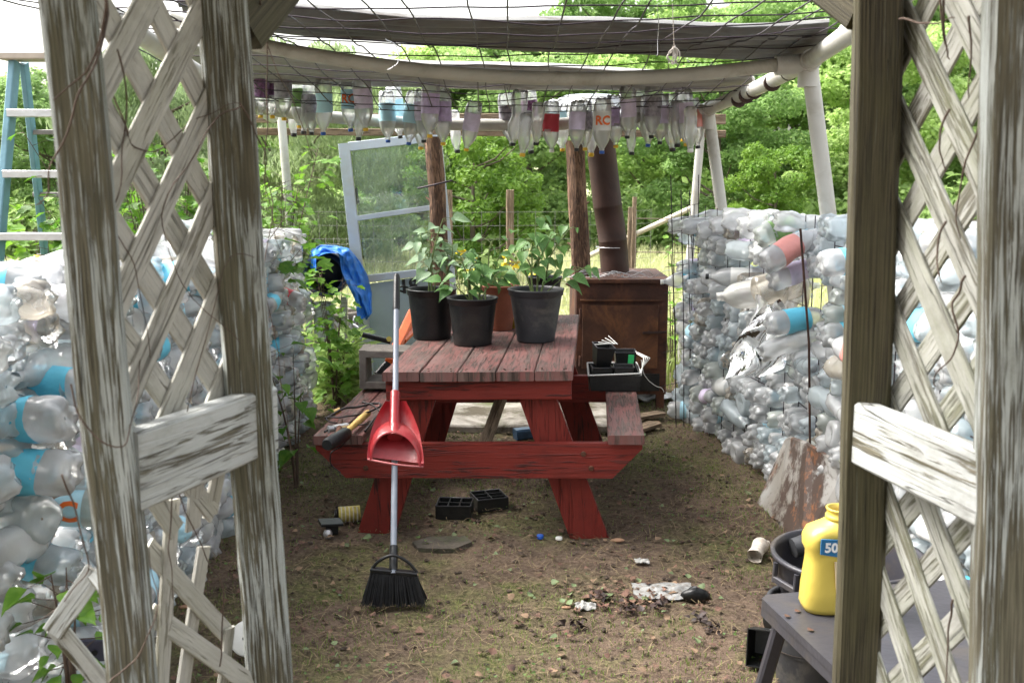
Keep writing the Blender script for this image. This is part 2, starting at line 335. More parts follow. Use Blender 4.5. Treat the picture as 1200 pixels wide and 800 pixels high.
gr = t.mix(t.ramp(t.noise(p, 2.2, 5, .7), [(.35, 0.0), (.7, 1.0)]), (.2, .24, .1), (.42, .42, .24))
c = t.mix(far, c, gr)
c2 = t.mix(t.ramp(mid, [(.4, 0.0), (.7, 1.0)]), c, c)
hb = t.N('Math', operation='ADD'); t.L(mid, hb.inputs[0]); t.L(fine, hb.inputs[1])
GROUND = t.done(t.pr(c, .95, t.bump(hb.outputs[0], .9, .018), 0, .15))
struct(link('ground', npmesh('ground', V, Fq, [GROUND], smooth=True)))
# pale concrete pad beyond the table, gravel lane further off
t = NT('muddy_concrete'); p = t.pos(); c = t.mix(t.ramp(t.noise(p, 3.2, 8, .72, .5), [(.4, 0.0), (.62, 1.0)]), (.1, .085, .06), (.46, .43, .38)); c = t.mix(t.ramp(t.noise(p, 5, 6, .7), [(.56, 0.0), (.68, .8)]), c, (.11, .13, .04))
SLAB = t.done(t.pr(c, .9, t.bump(t.noise(p, 30, 5), .4, .01), 0, .2))
mb = MB(); mb.bar((-.55, 6.35, .035), (.62, 6.35, .035), 1.25, .05, (0, 0, 1), .01, 8, .006); struct(mb.build('concrete_slab', SLAB))
LANE = simple('pale_lane_gravel', (.62, .6, .56), .9, .12, 6)
rows = []
for k in range(14):
    y = 11.5 + k*.9; x0 = .75 - k*.05; rows.append([(x0 + (0.9+.03*k)*u, y, gz(x0 + u*.9, y)+.05) for u in (-.5, -.2, .2, .5)])
mb = MB(); mb.grid(rows); struct(mb.build('lane', LANE))
# ---------------------------------------------------------------- foliage helpers
def leaf_cloud(blobs, n, size, asp=.6, up=.5, seed=0, droop=0):
    """blobs: (cx,cy,cz,rx,ry,rz). n leaf quads (rhombi with a fold) spread near the blob shells"""
    g = np.random.default_rng(seed); B = np.array(blobs, float); wgt = B[:, 3]*B[:, 4]; wgt /= wgt.sum()
    k = g.choice(len(B), n, p=wgt); d = g.normal(size=(n, 3)); d /= np.linalg.norm(d, axis=1)[:, None]
    rr = g.uniform(.45, 1.0, n)**.6 * (1 + .12*g.normal(size=n)); c = B[k, :3] + d*B[k, 3:6]*rr[:, None]
    nr = d*.6 + g.normal(size=(n, 3))*.55; nr[:, 2] += up; nr /= np.linalg.norm(nr, axis=1)[:, None]
    a = np.cross(nr, g.normal(size=(n, 3))); a /= np.linalg.norm(a, axis=1)[:, None]
    if droop: a = a*(1-droop) + np.array([0, 0, -1])*droop; a /= np.linalg.norm(a, axis=1)[:, None]
    b = np.cross(nr, a); b /= np.linalg.norm(b, axis=1)[:, None]
    s = (size*g.uniform(.6, 1.35, n))[:, None]
    V = np.stack([c - a*s*.5, c + b*s*asp*.5 + nr*s*.06, c + a*s*.5 - nr*s*.1, c - b*s*asp*.5 + nr*s*.06], 1).reshape(-1, 3)
    return V, np.arange(4*n).reshape(-1, 4)
def tree_mesh(kind, H, seed):
    g = random.Random(seed); blobs = []
    W = H*.36
    for i in range(64):
        t_ = g.random()**.8; z = H*(.1 + .86*t_); rad = W*math.sin(math.pi*min(.97, (.22 + .78*(1-t_))*.78 + .1))*g.uniform(.3, 1.02); a = g.uniform(0, 6.283)
        r = H*g.uniform(.05, .1); blobs.append((rad*math.cos(a), rad*math.sin(a), z, r*1.2, r*1.2, r*.75))
    tr = MB(); tr.tube([(0, 0, -.2), (g.uniform(-.05, .05), 0, H*.25), (g.uniform(-.15, .15), g.uniform(-.1, .1), H*.55), (0, 0, H*.88)], [H*.022, H*.018, H*.011, .01], 8)
    for i in range(16):
        b = blobs[i*4]; z0 = max(.15*H, b[2] - .18*H); tr.tube([(0, 0, z0), (b[0]*.5, b[1]*.5, z0 + .3*(b[2]-z0)), b[:3]], [H*.008, H*.005, .008], 5)
    return blobs, tr
BARKM = simple('tree_bark', (.1, .08, .06), .9, .4, 6)
protos = {}
def proto_tree(kind, H, seed, n, size, mat, **k):
    blobs, tr = tree_mesh(kind, H, seed); V, Fq = leaf_cloud(blobs, n, size, seed=seed, **k)
    return (npmesh('crown', V, Fq, [mat]), tr)
def mesh_of(mb, name, mat):
    o = mb.build(name, mat); me = o.data; bpy.data.objects.remove(o); return me
TP = []
for kind, H, seed, n, size, mat, kw in (('dark', 7, 1, 26000, .17, LEAF_DARK, {}), ('dark', 7, 2, 26000, .17, LEAF_DARK, {}), ('mid', 6.5, 3, 24000, .16, LEAF_MID, {}), ('mid', 6.5, 8, 24000, .16, LEAF_MID, {}), ('lime', 3.4, 5, 12000, .11, LEAF_LIME, {}), ('willow', 4.4, 6, 26000, .13, LEAF_WIL, dict(asp=.28, droop=.6))):
    cr, tr = proto_tree(kind, H, seed, n, size, mat, **kw); TP.append((kind, H, cr, mesh_of(tr, 'trunk', BARKM)))
ORD = ['first', 'second', 'third', 'fourth', 'fifth', 'sixth', 'seventh', 'eighth', 'ninth', 'tenth', 'eleventh', 'twelfth', 'thirteenth', 'fourteenth', 'fifteenth', 'sixteenth', 'seventeenth', 'eighteenth', 'nineteenth', 'twentieth', 'twenty-first', 'twenty-second', 'twenty-third', 'twenty-fourth', 'twenty-fifth', 'twenty-sixth', 'twenty-seventh', 'twenty-eighth', 'twenty-ninth', 'thirtieth', 'thirty-first', 'thirty-second', 'thirty-third', 'thirty-fourth', 'thirty-fifth', 'thirty-sixth', 'thirty-seventh', 'thirty-eighth', 'thirty-ninth', 'fortieth', 'forty-first', 'forty-second', 'forty-third', 'forty-fourth', 'forty-fifth']
NAMEK = {'dark': 'dark_leafed_tree', 'mid': 'broadleaf_tree', 'lime': 'young_tree', 'willow': 'willow_tree'}
def put_tree(i, x, y, h, label, group):
    kind, H, cr, tr = TP[i]; s = h/H
    r = thing(NAMEK[kind], label, 'tree', (x, y, gz(x, y)), (0, 0, random.uniform(0, 6.28)), group); r.scale = (s*random.uniform(1, 1.25), s*random.uniform(1, 1.25), s)
    for nm, me in (('crown', cr), ('trunk', tr)): o = link(nm, me, r)
# treeline: three ranks; skyline falls to the left
specs = []
g = random.Random(5)
def sky_h(px):   # wanted skyline in photo pixels
    return 88 if px < 250 else (88 - (px-250)*.13 if px < 500 else (52 - (px-500)*.16))
for rank, Y, n in ((0, 19, 9), (1, 24, 12), (2, 30, 15)):
    for k in range(n):
        px = -120 + 1500*(k + .5*(rank % 2) + g.uniform(-.2, .2))/(n-1); y = Y + g.uniform(-1.5, 1.5); x = (px-600)/1200*y
        h = CH + (200 - sky_h(px) - g.uniform(-12, 30) + (rank-2)*14)/1200*y*1.03 - gz(x, y)
        kind = g.choice([0, 1, 2, 3, 0, 1, 3]) if px > 380 else g.choice([2, 3, 3])
        if rank == 0 and px > 600: h *= .85
        specs.append((x, y, max(3.2, h), kind, rank))
rk = ['front', 'middle', 'back']
for rank in range(3):
    ss = sorted([s for s in specs if s[4] == rank])
    for k, s in enumerate(ss):
        put_tree(s[3], s[0], s[1], s[2], f"{'dark green' if s[3] < 2 else 'mid green'} broadleaf tree, {ORD[k]} from left in the {rk[rank]} row of the treeline", 'trees along the field edge')
put_tree(5, *P(345, 260, 13.5).xy, 3.1, 'pale drooping willow-like tree left of the leaning glazed door', 'pale trees behind the shelter')
put_tree(5, *P(420, 260, 15.5).xy, 2.95, 'pale feathery tree seen through the leaning glazed door', 'pale trees behind the shelter')
put_tree(5, *P(200, 260, 14).xy, 3.0, 'pale feathery tree seen through the left lattice', 'pale trees behind the shelter')
put_tree(4, *P(556, 260, 12.5).xy, 2.0, 'small bright lime green tree between the two log posts', 'young bright trees')
put_tree(4, *P(905, 250, 16).xy, 1.9, 'small bright green tree behind the right bottle wall', 'young bright trees')
# low brush under the trees
bl = [(x_, y_, .5, 1.5, .7, g.uniform(.5, 1.0)) for x_, y_ in [(-14 + i*.8 + g.uniform(-.3, .3), 17.5 + g.uniform(-.8, 1.4)) for i in range(36)]]
V, Fq = leaf_cloud(bl, 42000, .16, seed=9); tag(link('undergrowth', npmesh('undergrowth', V, Fq, [LEAF_MID])), 'dense green undergrowth along the foot of the treeline', 'undergrowth', kind='stuff')
# ---------------------------------------------------------------- leafy shrubs with lobed leaves
def lobed_leaf(mb, c, d, nrm, s, mi=0):
    d = d.normalized(); nrm = (nrm - d*nrm.dot(d)); nrm = nrm.normalized() if nrm.length > 1e-4 else d.orthogonal().normalized(); x = d.cross(nrm)
    pts = [(0, 0, 0), (.28, .08, .03), (.5, .3, .07), (.3, .42, .05), (.36, .72, .02), (.1, .74, .02), (0, 1.05, -.1), (-.1, .74, .02), (-.36, .72, .02), (-.3, .42, .05), (-.5, .3, .07), (-.28, .08, .03)]
    vs = [c + (x*p[0] + d*p[1] + nrm*p[2])*s for p in pts]; vs.append(c + d*.4*s - nrm*.02*s)
    mb.add(vs, [(12, i, (i+1) % 12) for i in range(12)], smooth=False, mi=mi)
def heart_leaf(mb, c, d, nrm, s, mi=0, asp=1.0):
    d = d.normalized(); nrm = (nrm - d*nrm.dot(d)); nrm = nrm.normalized() if nrm.length > 1e-4 else d.orthogonal().normalized(); x = d.cross(nrm)
    rows = []
    for t_, w_, z_ in ((0, .02, 0), (.08, .24, .02), (.25, .38, .04), (.45, .36, .03), (.68, .22, -.02), (.88, .08, -.09), (1.05, .005, -.16)):
        rows.append([c + (x*w_*u*asp + d*t_ + nrm*(z_ + abs(u)*w_*.35 + (.03*math.sin(9*t_) if abs(u) == 1 else 0)))*s for u in (-1, -.5, 0, .5, 1)])
    mb.grid(rows, smooth=True, mi=mi)
def shrub(name, label, cat, base, stems, H, spread, nl, ls, group, mat=None, leaf=lobed_leaf, lean=(0, 0, 0), seed=1, stemm=None):
    g = random.Random(seed); root = thing(name, label, cat, base, group=group); st = MB(); lf = MB(); base = Vector((0, 0, 0)); lean = Vector(lean)
    for k in range(stems):
        a = g.uniform(0, 6.283); h = H*g.uniform(.55, 1.05); sp_ = spread*g.uniform(.2, 1); p0 = Vector((math.cos(a)*.06*spread, math.sin(a)*.06*spread, 0)); p3 = Vector((math.cos(a)*sp_, math.sin(a)*sp_, h)) + lean*h; p1 = p0*.7 + Vector((0, 0, h*.35)) + (p3-p0)*.15; p2 = p0.lerp(p3, .6) + Vector((0, 0, h*.12))
        pts = [((1-u)**3)*p0 + 3*u*(1-u)**2*p1 + 3*u*u*(1-u)*p2 + u**3*p3 for u in [i/8 for i in range(9)]]
        st.tube(pts, [.006*(1-i/10) for i in range(9)], 5)
        for j in range(nl):
            u = g.uniform(.12, 1.0); i = min(7, int(u*8)); q = pts[i].lerp(pts[i+1], u*8-i); b = g.uniform(0, 6.283); dd = Vector((math.cos(b), math.sin(b), g.uniform(-.5, .5)))
            q2 = q + dd*ls*g.uniform(.4, 1.6); st.tube([q, q2], [.0018, .001], 3, caps=False)
            leaf(lf, q2, dd + Vector((0, 0, -.35)), Vector((g.uniform(-.5, .5), g.uniform(-.6, .2), 1)), ls*g.uniform(.6, 1.25))
    st.build('stems', stemm or VINE, root, world=False); lf.build('leaves', mat or LEAF_SHRUB, root, world=False); return root
def gpt(px, py, Y): q = P(px, py, Y); return (q.x, Y, gz(q.x, Y))
shrub('leafy_shrub', 'bright green leafy shrub seen through the upper left lattice', 'shrub', gpt(195, 250, 5.3), 46, 1.75, .75, 26, .085, 'leafy shrubs behind the left bottle wall', seed=2)
shrub('leafy_shrub', 'bright green shrub between ladder and outer left post', 'shrub', gpt(40, 250, 5.6), 36, 1.45, .7, 26, .085, 'leafy shrubs behind the left bottle wall', seed=3)
shrub('leafy_shrub', 'bright green shrub right beside the inner left post above the bottles', 'shrub', gpt(318, 250, 6.9), 34, 1.6, .42, 24, .085, 'leafy shrubs behind the left bottle wall', seed=4)
shrub('climbing_vine', 'green climbing vine on the far end of left bottle wall by the tarp', 'vine', gpt(388, 300, 6.3), 7, .95, .13, 20, .075, None, seed=5)
shrub('weed_clump', 'tall narrow-leaved weeds at the foot of the left wall far end', 'weeds', gpt(394, 400, 6.5), 22, .42, .22, 14, .085, None, seed=6, leaf=lambda m, c, d, n, s, mi=0: heart_leaf(m, c, d + Vector((0, 0, .8)), n, s*1.6, mi, .45), mat=LEAF_MID)
shrub('seedling', 'young leafy plant in the bottom left corner against bottles', 'plant', (-.98, 2.12, .3), 4, .36, .1, 9, .055, None, seed=7, leaf=heart_leaf, mat=LEAF_SHRUB)
shrub('seedling', 'small light green plant beside the inner left post, before the bottles', 'plant', gpt(345, 480, 4.7), 4, .68, .13, 7, .085, None, seed=17, leaf=heart_leaf, mat=LEAF_SHRUB)
shrub('sapling', 'thin bright sapling behind the wire fence right of the stove', 'sapling', gpt(790, 320, 7.6), 4, 1.05, .25, 16, .07, None, seed=8)
# ---------------------------------------------------------------- grass, straw, dead leaves (uncountable)
def blades(name, label, cat, N, area, hmin, hmax, wd, mat, seed, dens=None, lay=0.0):
    g = np.random.default_rng(seed); x = g.uniform(area[0], area[1], N*3); y = g.uniform(area[2], area[3], N*3)
    keep = []
    for i in range(len(x)):
        v = noise.fractal(Vector((x[i]*1.1+seed, y[i]*1.1, 2)), .8, 2.1, 3)
        if dens is None or dens(x[i], y[i], v, g.random()): keep.append(i)
        if len(keep) >= N: break
    x = x[keep]; y = y[keep]; n = len(x); h = g.uniform(hmin, hmax, n); a = g.uniform(0, 6.283, n); bnd = g.uniform(.1, .9, n) + lay
    z = np.array([gz(a_, b_) for a_, b_ in zip(x, y)]); c = np.stack([x, y, z], 1); dx = np.stack([np.cos(a), np.sin(a), 0*a], 1); px = np.stack([-np.sin(a), np.cos(a), 0*a], 1)
    ww = (wd*g.uniform(.6, 1.3, n))[:, None]; zz = np.array([0, 0, 1.0])
    if lay: 
        c[:, 2] += g.uniform(.004, .018, n); el = g.uniform(-.02, .35, n)
        t1 = c + dx*h[:, None]*.5 + zz*(h*.5*el)[:, None]; t2 = c + dx*h[:, None] + zz*(h*.6*el - .004)[:, None]
        V = np.stack([c-px*ww, c+px*ww, t1+px*ww, t1-px*ww, t2+px*ww*.5, t2-px*ww*.5], 1)
    else:
        m_ = c + dx*(h*bnd*.25)[:, None] + zz*(h*.6)[:, None]; tp = c + dx*(h*bnd*.8)[:, None] + zz*(h*(1-.35*bnd))[:, None]
        V = np.stack([c-px*ww, c+px*ww, m_+px*ww*.8, m_-px*ww*.8, tp+px*ww*.1, tp-px*ww*.1], 1)
    V = V.reshape(-1, 3); b = np.arange(n)[:, None]*6; Fq = np.concatenate([b + np.array([[0, 1, 2, 3]]), b + np.array([[3, 2, 4, 5]])])
    return tag(link(name, npmesh(name, V, Fq, [mat])), label, cat, kind='stuff')
inside = (-1.5, 1.6, 2.3, 7.2)
blades('grass', 'short green grass and moss growing in the trodden dirt', 'grass', 38000, inside, .004, .02, .0016, GRASSM, 3, lambda x, y, v, r: (v > .02 and r < .9) or r < .12 or (abs(x) > .85 and r < .5))
blades('straw_litter', 'loose dry straw and stalks scattered over the dirt floor', 'straw', 11000, inside, .015, .085, .0009, STRAW, 5, lambda x, y, v, r: v < .12 or r < .4, lay=.2)
blades('field_grass', 'tall pale green grass in the field beyond the stove', 'grass', 42000, (-7, 7, 8.4, 17), .12, .42, .007, leafm('field_grass_blade', (.28, .33, .14), (.4, .43, .22), (.5, .48, .3), .4, 1), 6)
blades('verge_grass', 'tall wild grass around the outside of the bottle walls', 'grass', 9000, (-4.5, 4.5, 6.9, 9), .08, .3, .005, GRASSM, 7, lambda x, y, v, r: abs(x) > .9)
# dead leaves
g = np.random.default_rng(4); N = 1700; mbv = []; mbf = []
lf = MB()
gr_ = random.Random(9)
for k in range(N):
    x = gr_.uniform(-1.3, 1.4); y = gr_.uniform(2.4, 7)
    if gr_.random() < .1: q = PZ(gr_.gauss(735, 50), gr_.gauss(707, 12), 0); x, y = q.x, q.y
    s = gr_.uniform(.005, .016)*(1.35 if gr_.random() < .12 else 1); a = gr_.uniform(0, 6.28); d = Vector((math.cos(a), math.sin(a), gr_.uniform(-.1, .5)))
    heart_leaf(lf, Vector((x, y, gz(x, y) + .012)), d, Vector((gr_.uniform(-.6, .6), gr_.uniform(-.6, .6), 1)), s*1.9, gr_.choice([0, 0, 0, 1, 2]), 1.2)
tag(lf.build('dead_leaves', [DEADLEAF, simple('tan_leaf', (.2, .13, .08), .8, .4, 30), simple('fresh_fallen_leaf', (.12, .16, .07), .6, .4, 20)]), 'small brown and tan dead leaves scattered across the dirt', 'dead leaves', kind='stuff')
gc = MB()
for k in range(4200):
    x = gr_.uniform(-1.4, 1.5); y = 2.3 + 4.8*gr_.random()**1.4
    if noise.fractal(Vector((x*1.3+3, y*1.3, 2)), .8, 2.1, 3) < .05 and gr_.random() < .93: continue
    a = gr_.uniform(0, 6.28); heart_leaf(gc, Vector((x, y, gz(x, y) + gr_.uniform(.006, .02))), Vector((math.cos(a), math.sin(a), gr_.uniform(-.1, .5))), Vector((gr_.uniform(-.5, .5), gr_.uniform(-.5, .5), 1)), gr_.uniform(.006, .016), 0, 1.3)
tag(gc.build('ground_cover', leafm('ground_cover_leaf', (.05, .1, .02), (.1, .16, .04), (.15, .19, .06), .3, 8)), 'tiny green leaves of low ground cover in the dirt', 'ground cover', kind='stuff')
# soil clods and pebbles
V_ = []; F_ = []; ico = [(0, 0, 1), (.9, 0, .2), (.28, .85, .2), (-.72, .53, .2), (-.72, -.53, .2), (.28, -.85, .2), (0, 0, -.6)]
for k in range(2600):
    x = gr_.uniform(-1.4, 1.5); y = 2.4 + 4.6*gr_.random()**1.3; s = gr_.choice([.003, .004, .005, .007, .011])*gr_.uniform(.7, 1.3); o = len(V_)
    a = gr_.uniform(0, 6.28); ca, sa = math.cos(a), math.sin(a)
    V_ += [(x + s*(p[0]*ca - p[1]*sa)*gr_.uniform(.7, 1.4), y + s*(p[0]*sa + p[1]*ca)*gr_.uniform(.7, 1.4), gz(x, y) + .004 + s*p[2]*.8) for p in ico]
    F_ += [(o, o+1+i, o+1+(i+1) % 5) for i in range(5)] + [(o+6, o+1+(i+1) % 5, o+1+i) for i in range(5)]
tag(link('soil_clods', npmesh('soil_clods', V_, F_, [simple('soil_clod', (.06, .042, .03), .95, .6, 3, dirt=(.13, .1, .08))])), 'small clods of soil and pebbles on the trodden floor', 'soil', kind='stuff')
# ---------------------------------------------------------------- distant wire fence
def fence_run(label, pts, H, step, posts, pm, wm, group=None, hs_=None, r=.003, name='wire_fence'):
    root = thing(name, label, 'fence', pts[0], group=group); m = MB()
    for a, b in zip(pts[:-1], pts[1:]):
        a = Vector(a); b = Vector(b); n = int((b-a).length/step)
        for z in hs_: m.tube([a + Vector((0, 0, z)), (a+b)/2 + Vector((0, 0, z-.01)), b + Vector((0, 0, z))], r, 4, caps=False)
        for k in range(n+1):
            q = a.lerp(b, k/n); m.tube([q, q + Vector((random.uniform(-.01, .01), 0, H))], r, 4, caps=False)
    m.build('wire_panel', wm, root)
    for q in posts:
        m = MB(); q = Vector(q[:3]) if len(q) == 3 else Vector(q[:3]); m.bar(q - Vector((0, 0, .1)), q + Vector((random.uniform(-.02, .02), 0, H + .18)), .07, .06, (0, 1, 0), .01, 4, .006); m.build('post', pm, root)
    return root
Yf = 9.2
fence_run('grey wire field fence with wooden posts beyond the picnic table', [(-2.2, Yf, 0), (.7, Yf, 0), (1.3, Yf+.4, 0)], 1.15, .16, [(-.58, Yf+.05, 0), (-.02, Yf+.05, 0)], W_RAW, simple('field_wire', (.2, .19, .18), .6), hs_=[.1, .3, .5, .7, .9, 1.02, 1.14], r=.0022)
fence_run('wire fence with rusty steel posts behind the right bottle wall', [(1.0, 8.3, 0), (4.6, 8.0, 0)], 1.0, .5, [(1.58, 8.3, 0), (2.02, 8.25, 0)], RUSTP, simple('old_wire', (.2, .15, .12), .6), hs_=[.6, .85, 1.12], r=.005)
for k, (px, py0, h_, lab) in enumerate(((735, 262, 1.2, 'thin wooden stake just right of the stove pipe'), (743, 262, 1.28, 'thin brown stake behind the stake by the pipe'))):
    q = PZ(px, 320, 0); y = 8.6; q = P(px, 300, y); m = MB(); m.bar((q.x, y + .2*k, -.05), (q.x+.02, y + .2*k, h_), .035, .035, (0, 1, 0), .006, 4, .003); tag(m.build('garden_stake', W_RAW, origin=(q.x, y+.2*k, 0)), lab, 'stake')
m = MB(); a = P(690, 300, 9.0); b = P(812, 243, 8.6); m.tube([a, (a+b)/2, b], .022, 8); tag(m.build('slanted_pole', simple('bleached_pole', (.55, .5, .4), .6), origin=a), 'bleached pole slanting up behind the stove', 'pole')
for k, (py, dz) in enumerate(((70, 0), (139, 0))):
    pass
m = MB(); 
for z, y in ((6.1, 26), (4.55, 26), (4.35, 26)):
    m.tube([(-6 + i*2.4, y, z - .35*math.sin(math.pi*(i/12)) + .02*i) for i in range(13)], .012, 4, caps=False)
# yellow flowering mum behind pots
root = thing('flower_clump', 'clump of yellow flowers behind the potted plants', 'flowers', gpt(568, 300, 8.0)); st = MB(); fl = MB(); lv = MB(); gg = random.Random(2)
for k in range(11):
    q = Vector((gg.gauss(0, .16), gg.gauss(0, .1), .78 + gg.uniform(-.1, .1))); st.tube([(q.x*.3, q.y*.3, 0), (q.x*.7, q.y*.7, .5), q], .004, 4); heart_leaf(fl, q, Vector((gg.uniform(-1, 1), -.6, .3)), Vector((0, -.6, 1)), .07, 0, 1.5); heart_leaf(fl, q, Vector((gg.uniform(-1, 1), -.3, -.3)), Vector((0, -1, .6)), .06, 0, 1.5)
    heart_leaf(lv, q*.8, Vector((gg.uniform(-1, 1), gg.uniform(-1, 1), .2)), Vector((0, 0, 1)), .1)
st.build('stems', VINE, root, world=False); lv.build('leaves', LEAF_MID, root, world=False); fl.build('blooms', simple('yellow_petal', (.8, .62, .03), .5, .1), root, world=False)['kind'] = 'stuff'
# ---------------------------------------------------------------- the two arbour sides in the foreground
def lattice(mb, o, du, L, z0, z1, pitch=.165, wd=.049, th=.006, off=0.0, keep=None, nrm=None, K=1.2):
    o = Vector(o); du = Vector(du).normalized(); nrm = nrm or du.cross(Vector((0, 0, 1)))
    for s_, layer in ((1, -1), (-1, 1)):
        c = z0 - L*K - pitch + off*s_
        while c < z1 + L*K + pitch:
            # z = c + s*u
            us = [0, L]
            ua, ub = (z0 - c)/s_/K, (z1 - c)/s_/K
            u0 = max(0, min(ua, ub)); u1 = min(L, max(ua, ub))
            if u1 - u0 > .03 and (keep is None or keep(s_, c)):
                p0 = o + du*u0 + Vector((0, 0, c + K*s_*u0)) + nrm*layer*th*.52; p1 = o + du*u1 + Vector((0, 0, c + K*s_*u1)) + nrm*layer*th*.52
                mb.bar(p0, p1, wd, th, nrm, .0012, 3, .0012)
            c += pitch
def arbor_side(label, ot, ob, it, ib, Yo, Yi, yawo, yawi, mo, mi_, rail, railm, lat_off, side):
    """outer post through ot..ob (pixel x at photo top/bottom), inner likewise"""
    O0 = P(ob, 800, Yo); O1 = P(ot, 0, Yo); I0 = P(ib, 800, Yi); I1 = P(it, 0, Yi)
    def ext(a, b, z): return a + (b-a)*((z-a.z)/(b.z-a.z))
    base = ext(O0, O1, 0.0); root = thing('arbor_side', label, 'trellis', base, group='sides of the timber arbour')
    for nm, a, b, yaw, mt, pwid in (('post', O0, O1, yawo, mo, .071 if side < 0 else .089), ('post', I0, I1, yawi, mi_, .083 if side < 0 else .079)):
        m = MB(); m.bar(ext(a, b, -.02), ext(a, b, 2.35), pwid, pwid, (math.sin(R(yaw)), math.cos(R(yaw)), 0), .007, 60, .004); m.build(nm, mt, root)
    Ra, Rb, hh = rail; m = MB(); m.bar(Ra, Rb, .042, hh, (0, 0, 1), .005, 6, .002); m.build('rail', railm, root)
    return root, ext(O0, O1, 1.1), ext(I0, I1, 1.1)
rootL, oL, iL = arbor_side('left side of white weathered arbour, post pair with broken lattice', 80, 156, 261, 316, 1.5, 1.86, -17, -11, W_POST, W_POST, (P(150, 552, 1.5), P(314, 490, 1.9), .125), W_RAIL, 0, -1)
rootR, oR, iR = arbor_side('right side of mossy arbour, post pair with intact lattice', 1196, 1178, 1030, 1003, 1.47, 1.84, 15, 13, W_POST, W_POSTR, (P(1160, 575, 1.49), P(1008, 505, 1.82), .115), W_RAIL, 0, 1)
def plane_dir(a, b): d = (b-a); d.z = 0; return d
# left upper lattice
d = plane_dir(oL, iL); L = d.length; nl = d.normalized(); side = Vector((-nl.y, nl.x, 0))
m = MB(); lattice(m, oL*1 - Vector((0, 0, oL.z)) - nl*(-.01) + side*.03, nl, L - .01, .98, 2.4, off=.03, nrm=side); m.build('lattice_panel', W_LAT, rootL)
for a, b, w_ in (((202, 585, 1.72), (187, 830, 1.66), .036), ((239, 640, 1.78), (211, 830, 1.7), .036), ((269, 735, 1.8), (258, 830, 1.78), .03), ((172, 640, 1.67), (266, 742, 1.8), .036), ((176, 718, 1.67), (300, 806, 1.82), .036), ((178, 578, 1.66), (207, 622, 1.7), .04), ((232, 540, 1.75), (226, 620, 1.75), .04), ((262, 520, 1.8), (246, 604, 1.8), .04), ((205, 548, 1.7), (250, 602, 1.8), .036)):
    m = MB(); m.bar(P(*a), P(*b), w_, .0065, side, .001, 3, .0015); m.build('broken_slat', W_LAT, rootL)
m = MB(); fr = [(P(112, 668, 1.62), P(66, 735, 1.62)), (P(66, 735, 1.62), P(120, 800, 1.66)), (P(112, 668, 1.62), P(135, 700, 1.6))]
for a, b in fr: m.bar(a, b + (b-a)*.1, .036, .0065, (0, -1, 0), .001, 3, .001)
m.build('broken_slat', W_RAIL, rootL)
# braces up at the head
m = MB(); m.bar(P(283, 34, 1.9), P(330, -25, 2.0), .045, .09, (0, 0, 1), .005, 4, .002); m.build('brace', W_POSTR, rootL)
m = MB(); m.bar(P(1012, 14, 1.86), P(965, -22, 1.95), .045, .07, (0, 0, 1), .005, 4, .002); m.build('brace', W_POSTR, rootR)
d = plane_dir(iR, oR); L = d.length; nl = d.normalized(); side = Vector((nl.y, -nl.x, 0))
W_LATR = wood_paint('mossy_lattice', (.38, .38, .35), (.22, .21, .17), (.1, .095, .07), .38, (.16, .175, .09), 40, 2.5, green_amt=.45)
m = MB(); lattice(m, iR*1 - Vector((0, 0, iR.z)) - side*.03 - nl*.02, nl, L+.02, .98, 2.4, off=.02, nrm=side); m.build('lattice_panel', W_LATR, rootR)
m = MB(); lattice(m, iR*1 - Vector((0, 0, iR.z)) - side*.03 - nl*.02, nl, L+.02, .2, .975, off=.05, nrm=side); m.build('lattice_panel', W_LATR, rootR)
m = MB()  # unseen slat roof on joists, added above the camera to shade the foreground
for k in range(27): m.bar((-1.3, -1.5 + .125*k, 2.44), (1.3, -1.5 + .125*k, 2.44), .1, .025, (0, 0, 1), .003)
m.bar((-1.0, -1.6, 2.38), (-.72, 1.95, 2.38), .04, .09); m.bar((1.0, -1.6, 2.38), (.82, 1.95, 2.38), .04, .09); m.build('added_shade_slats', W_LAT, rootL)
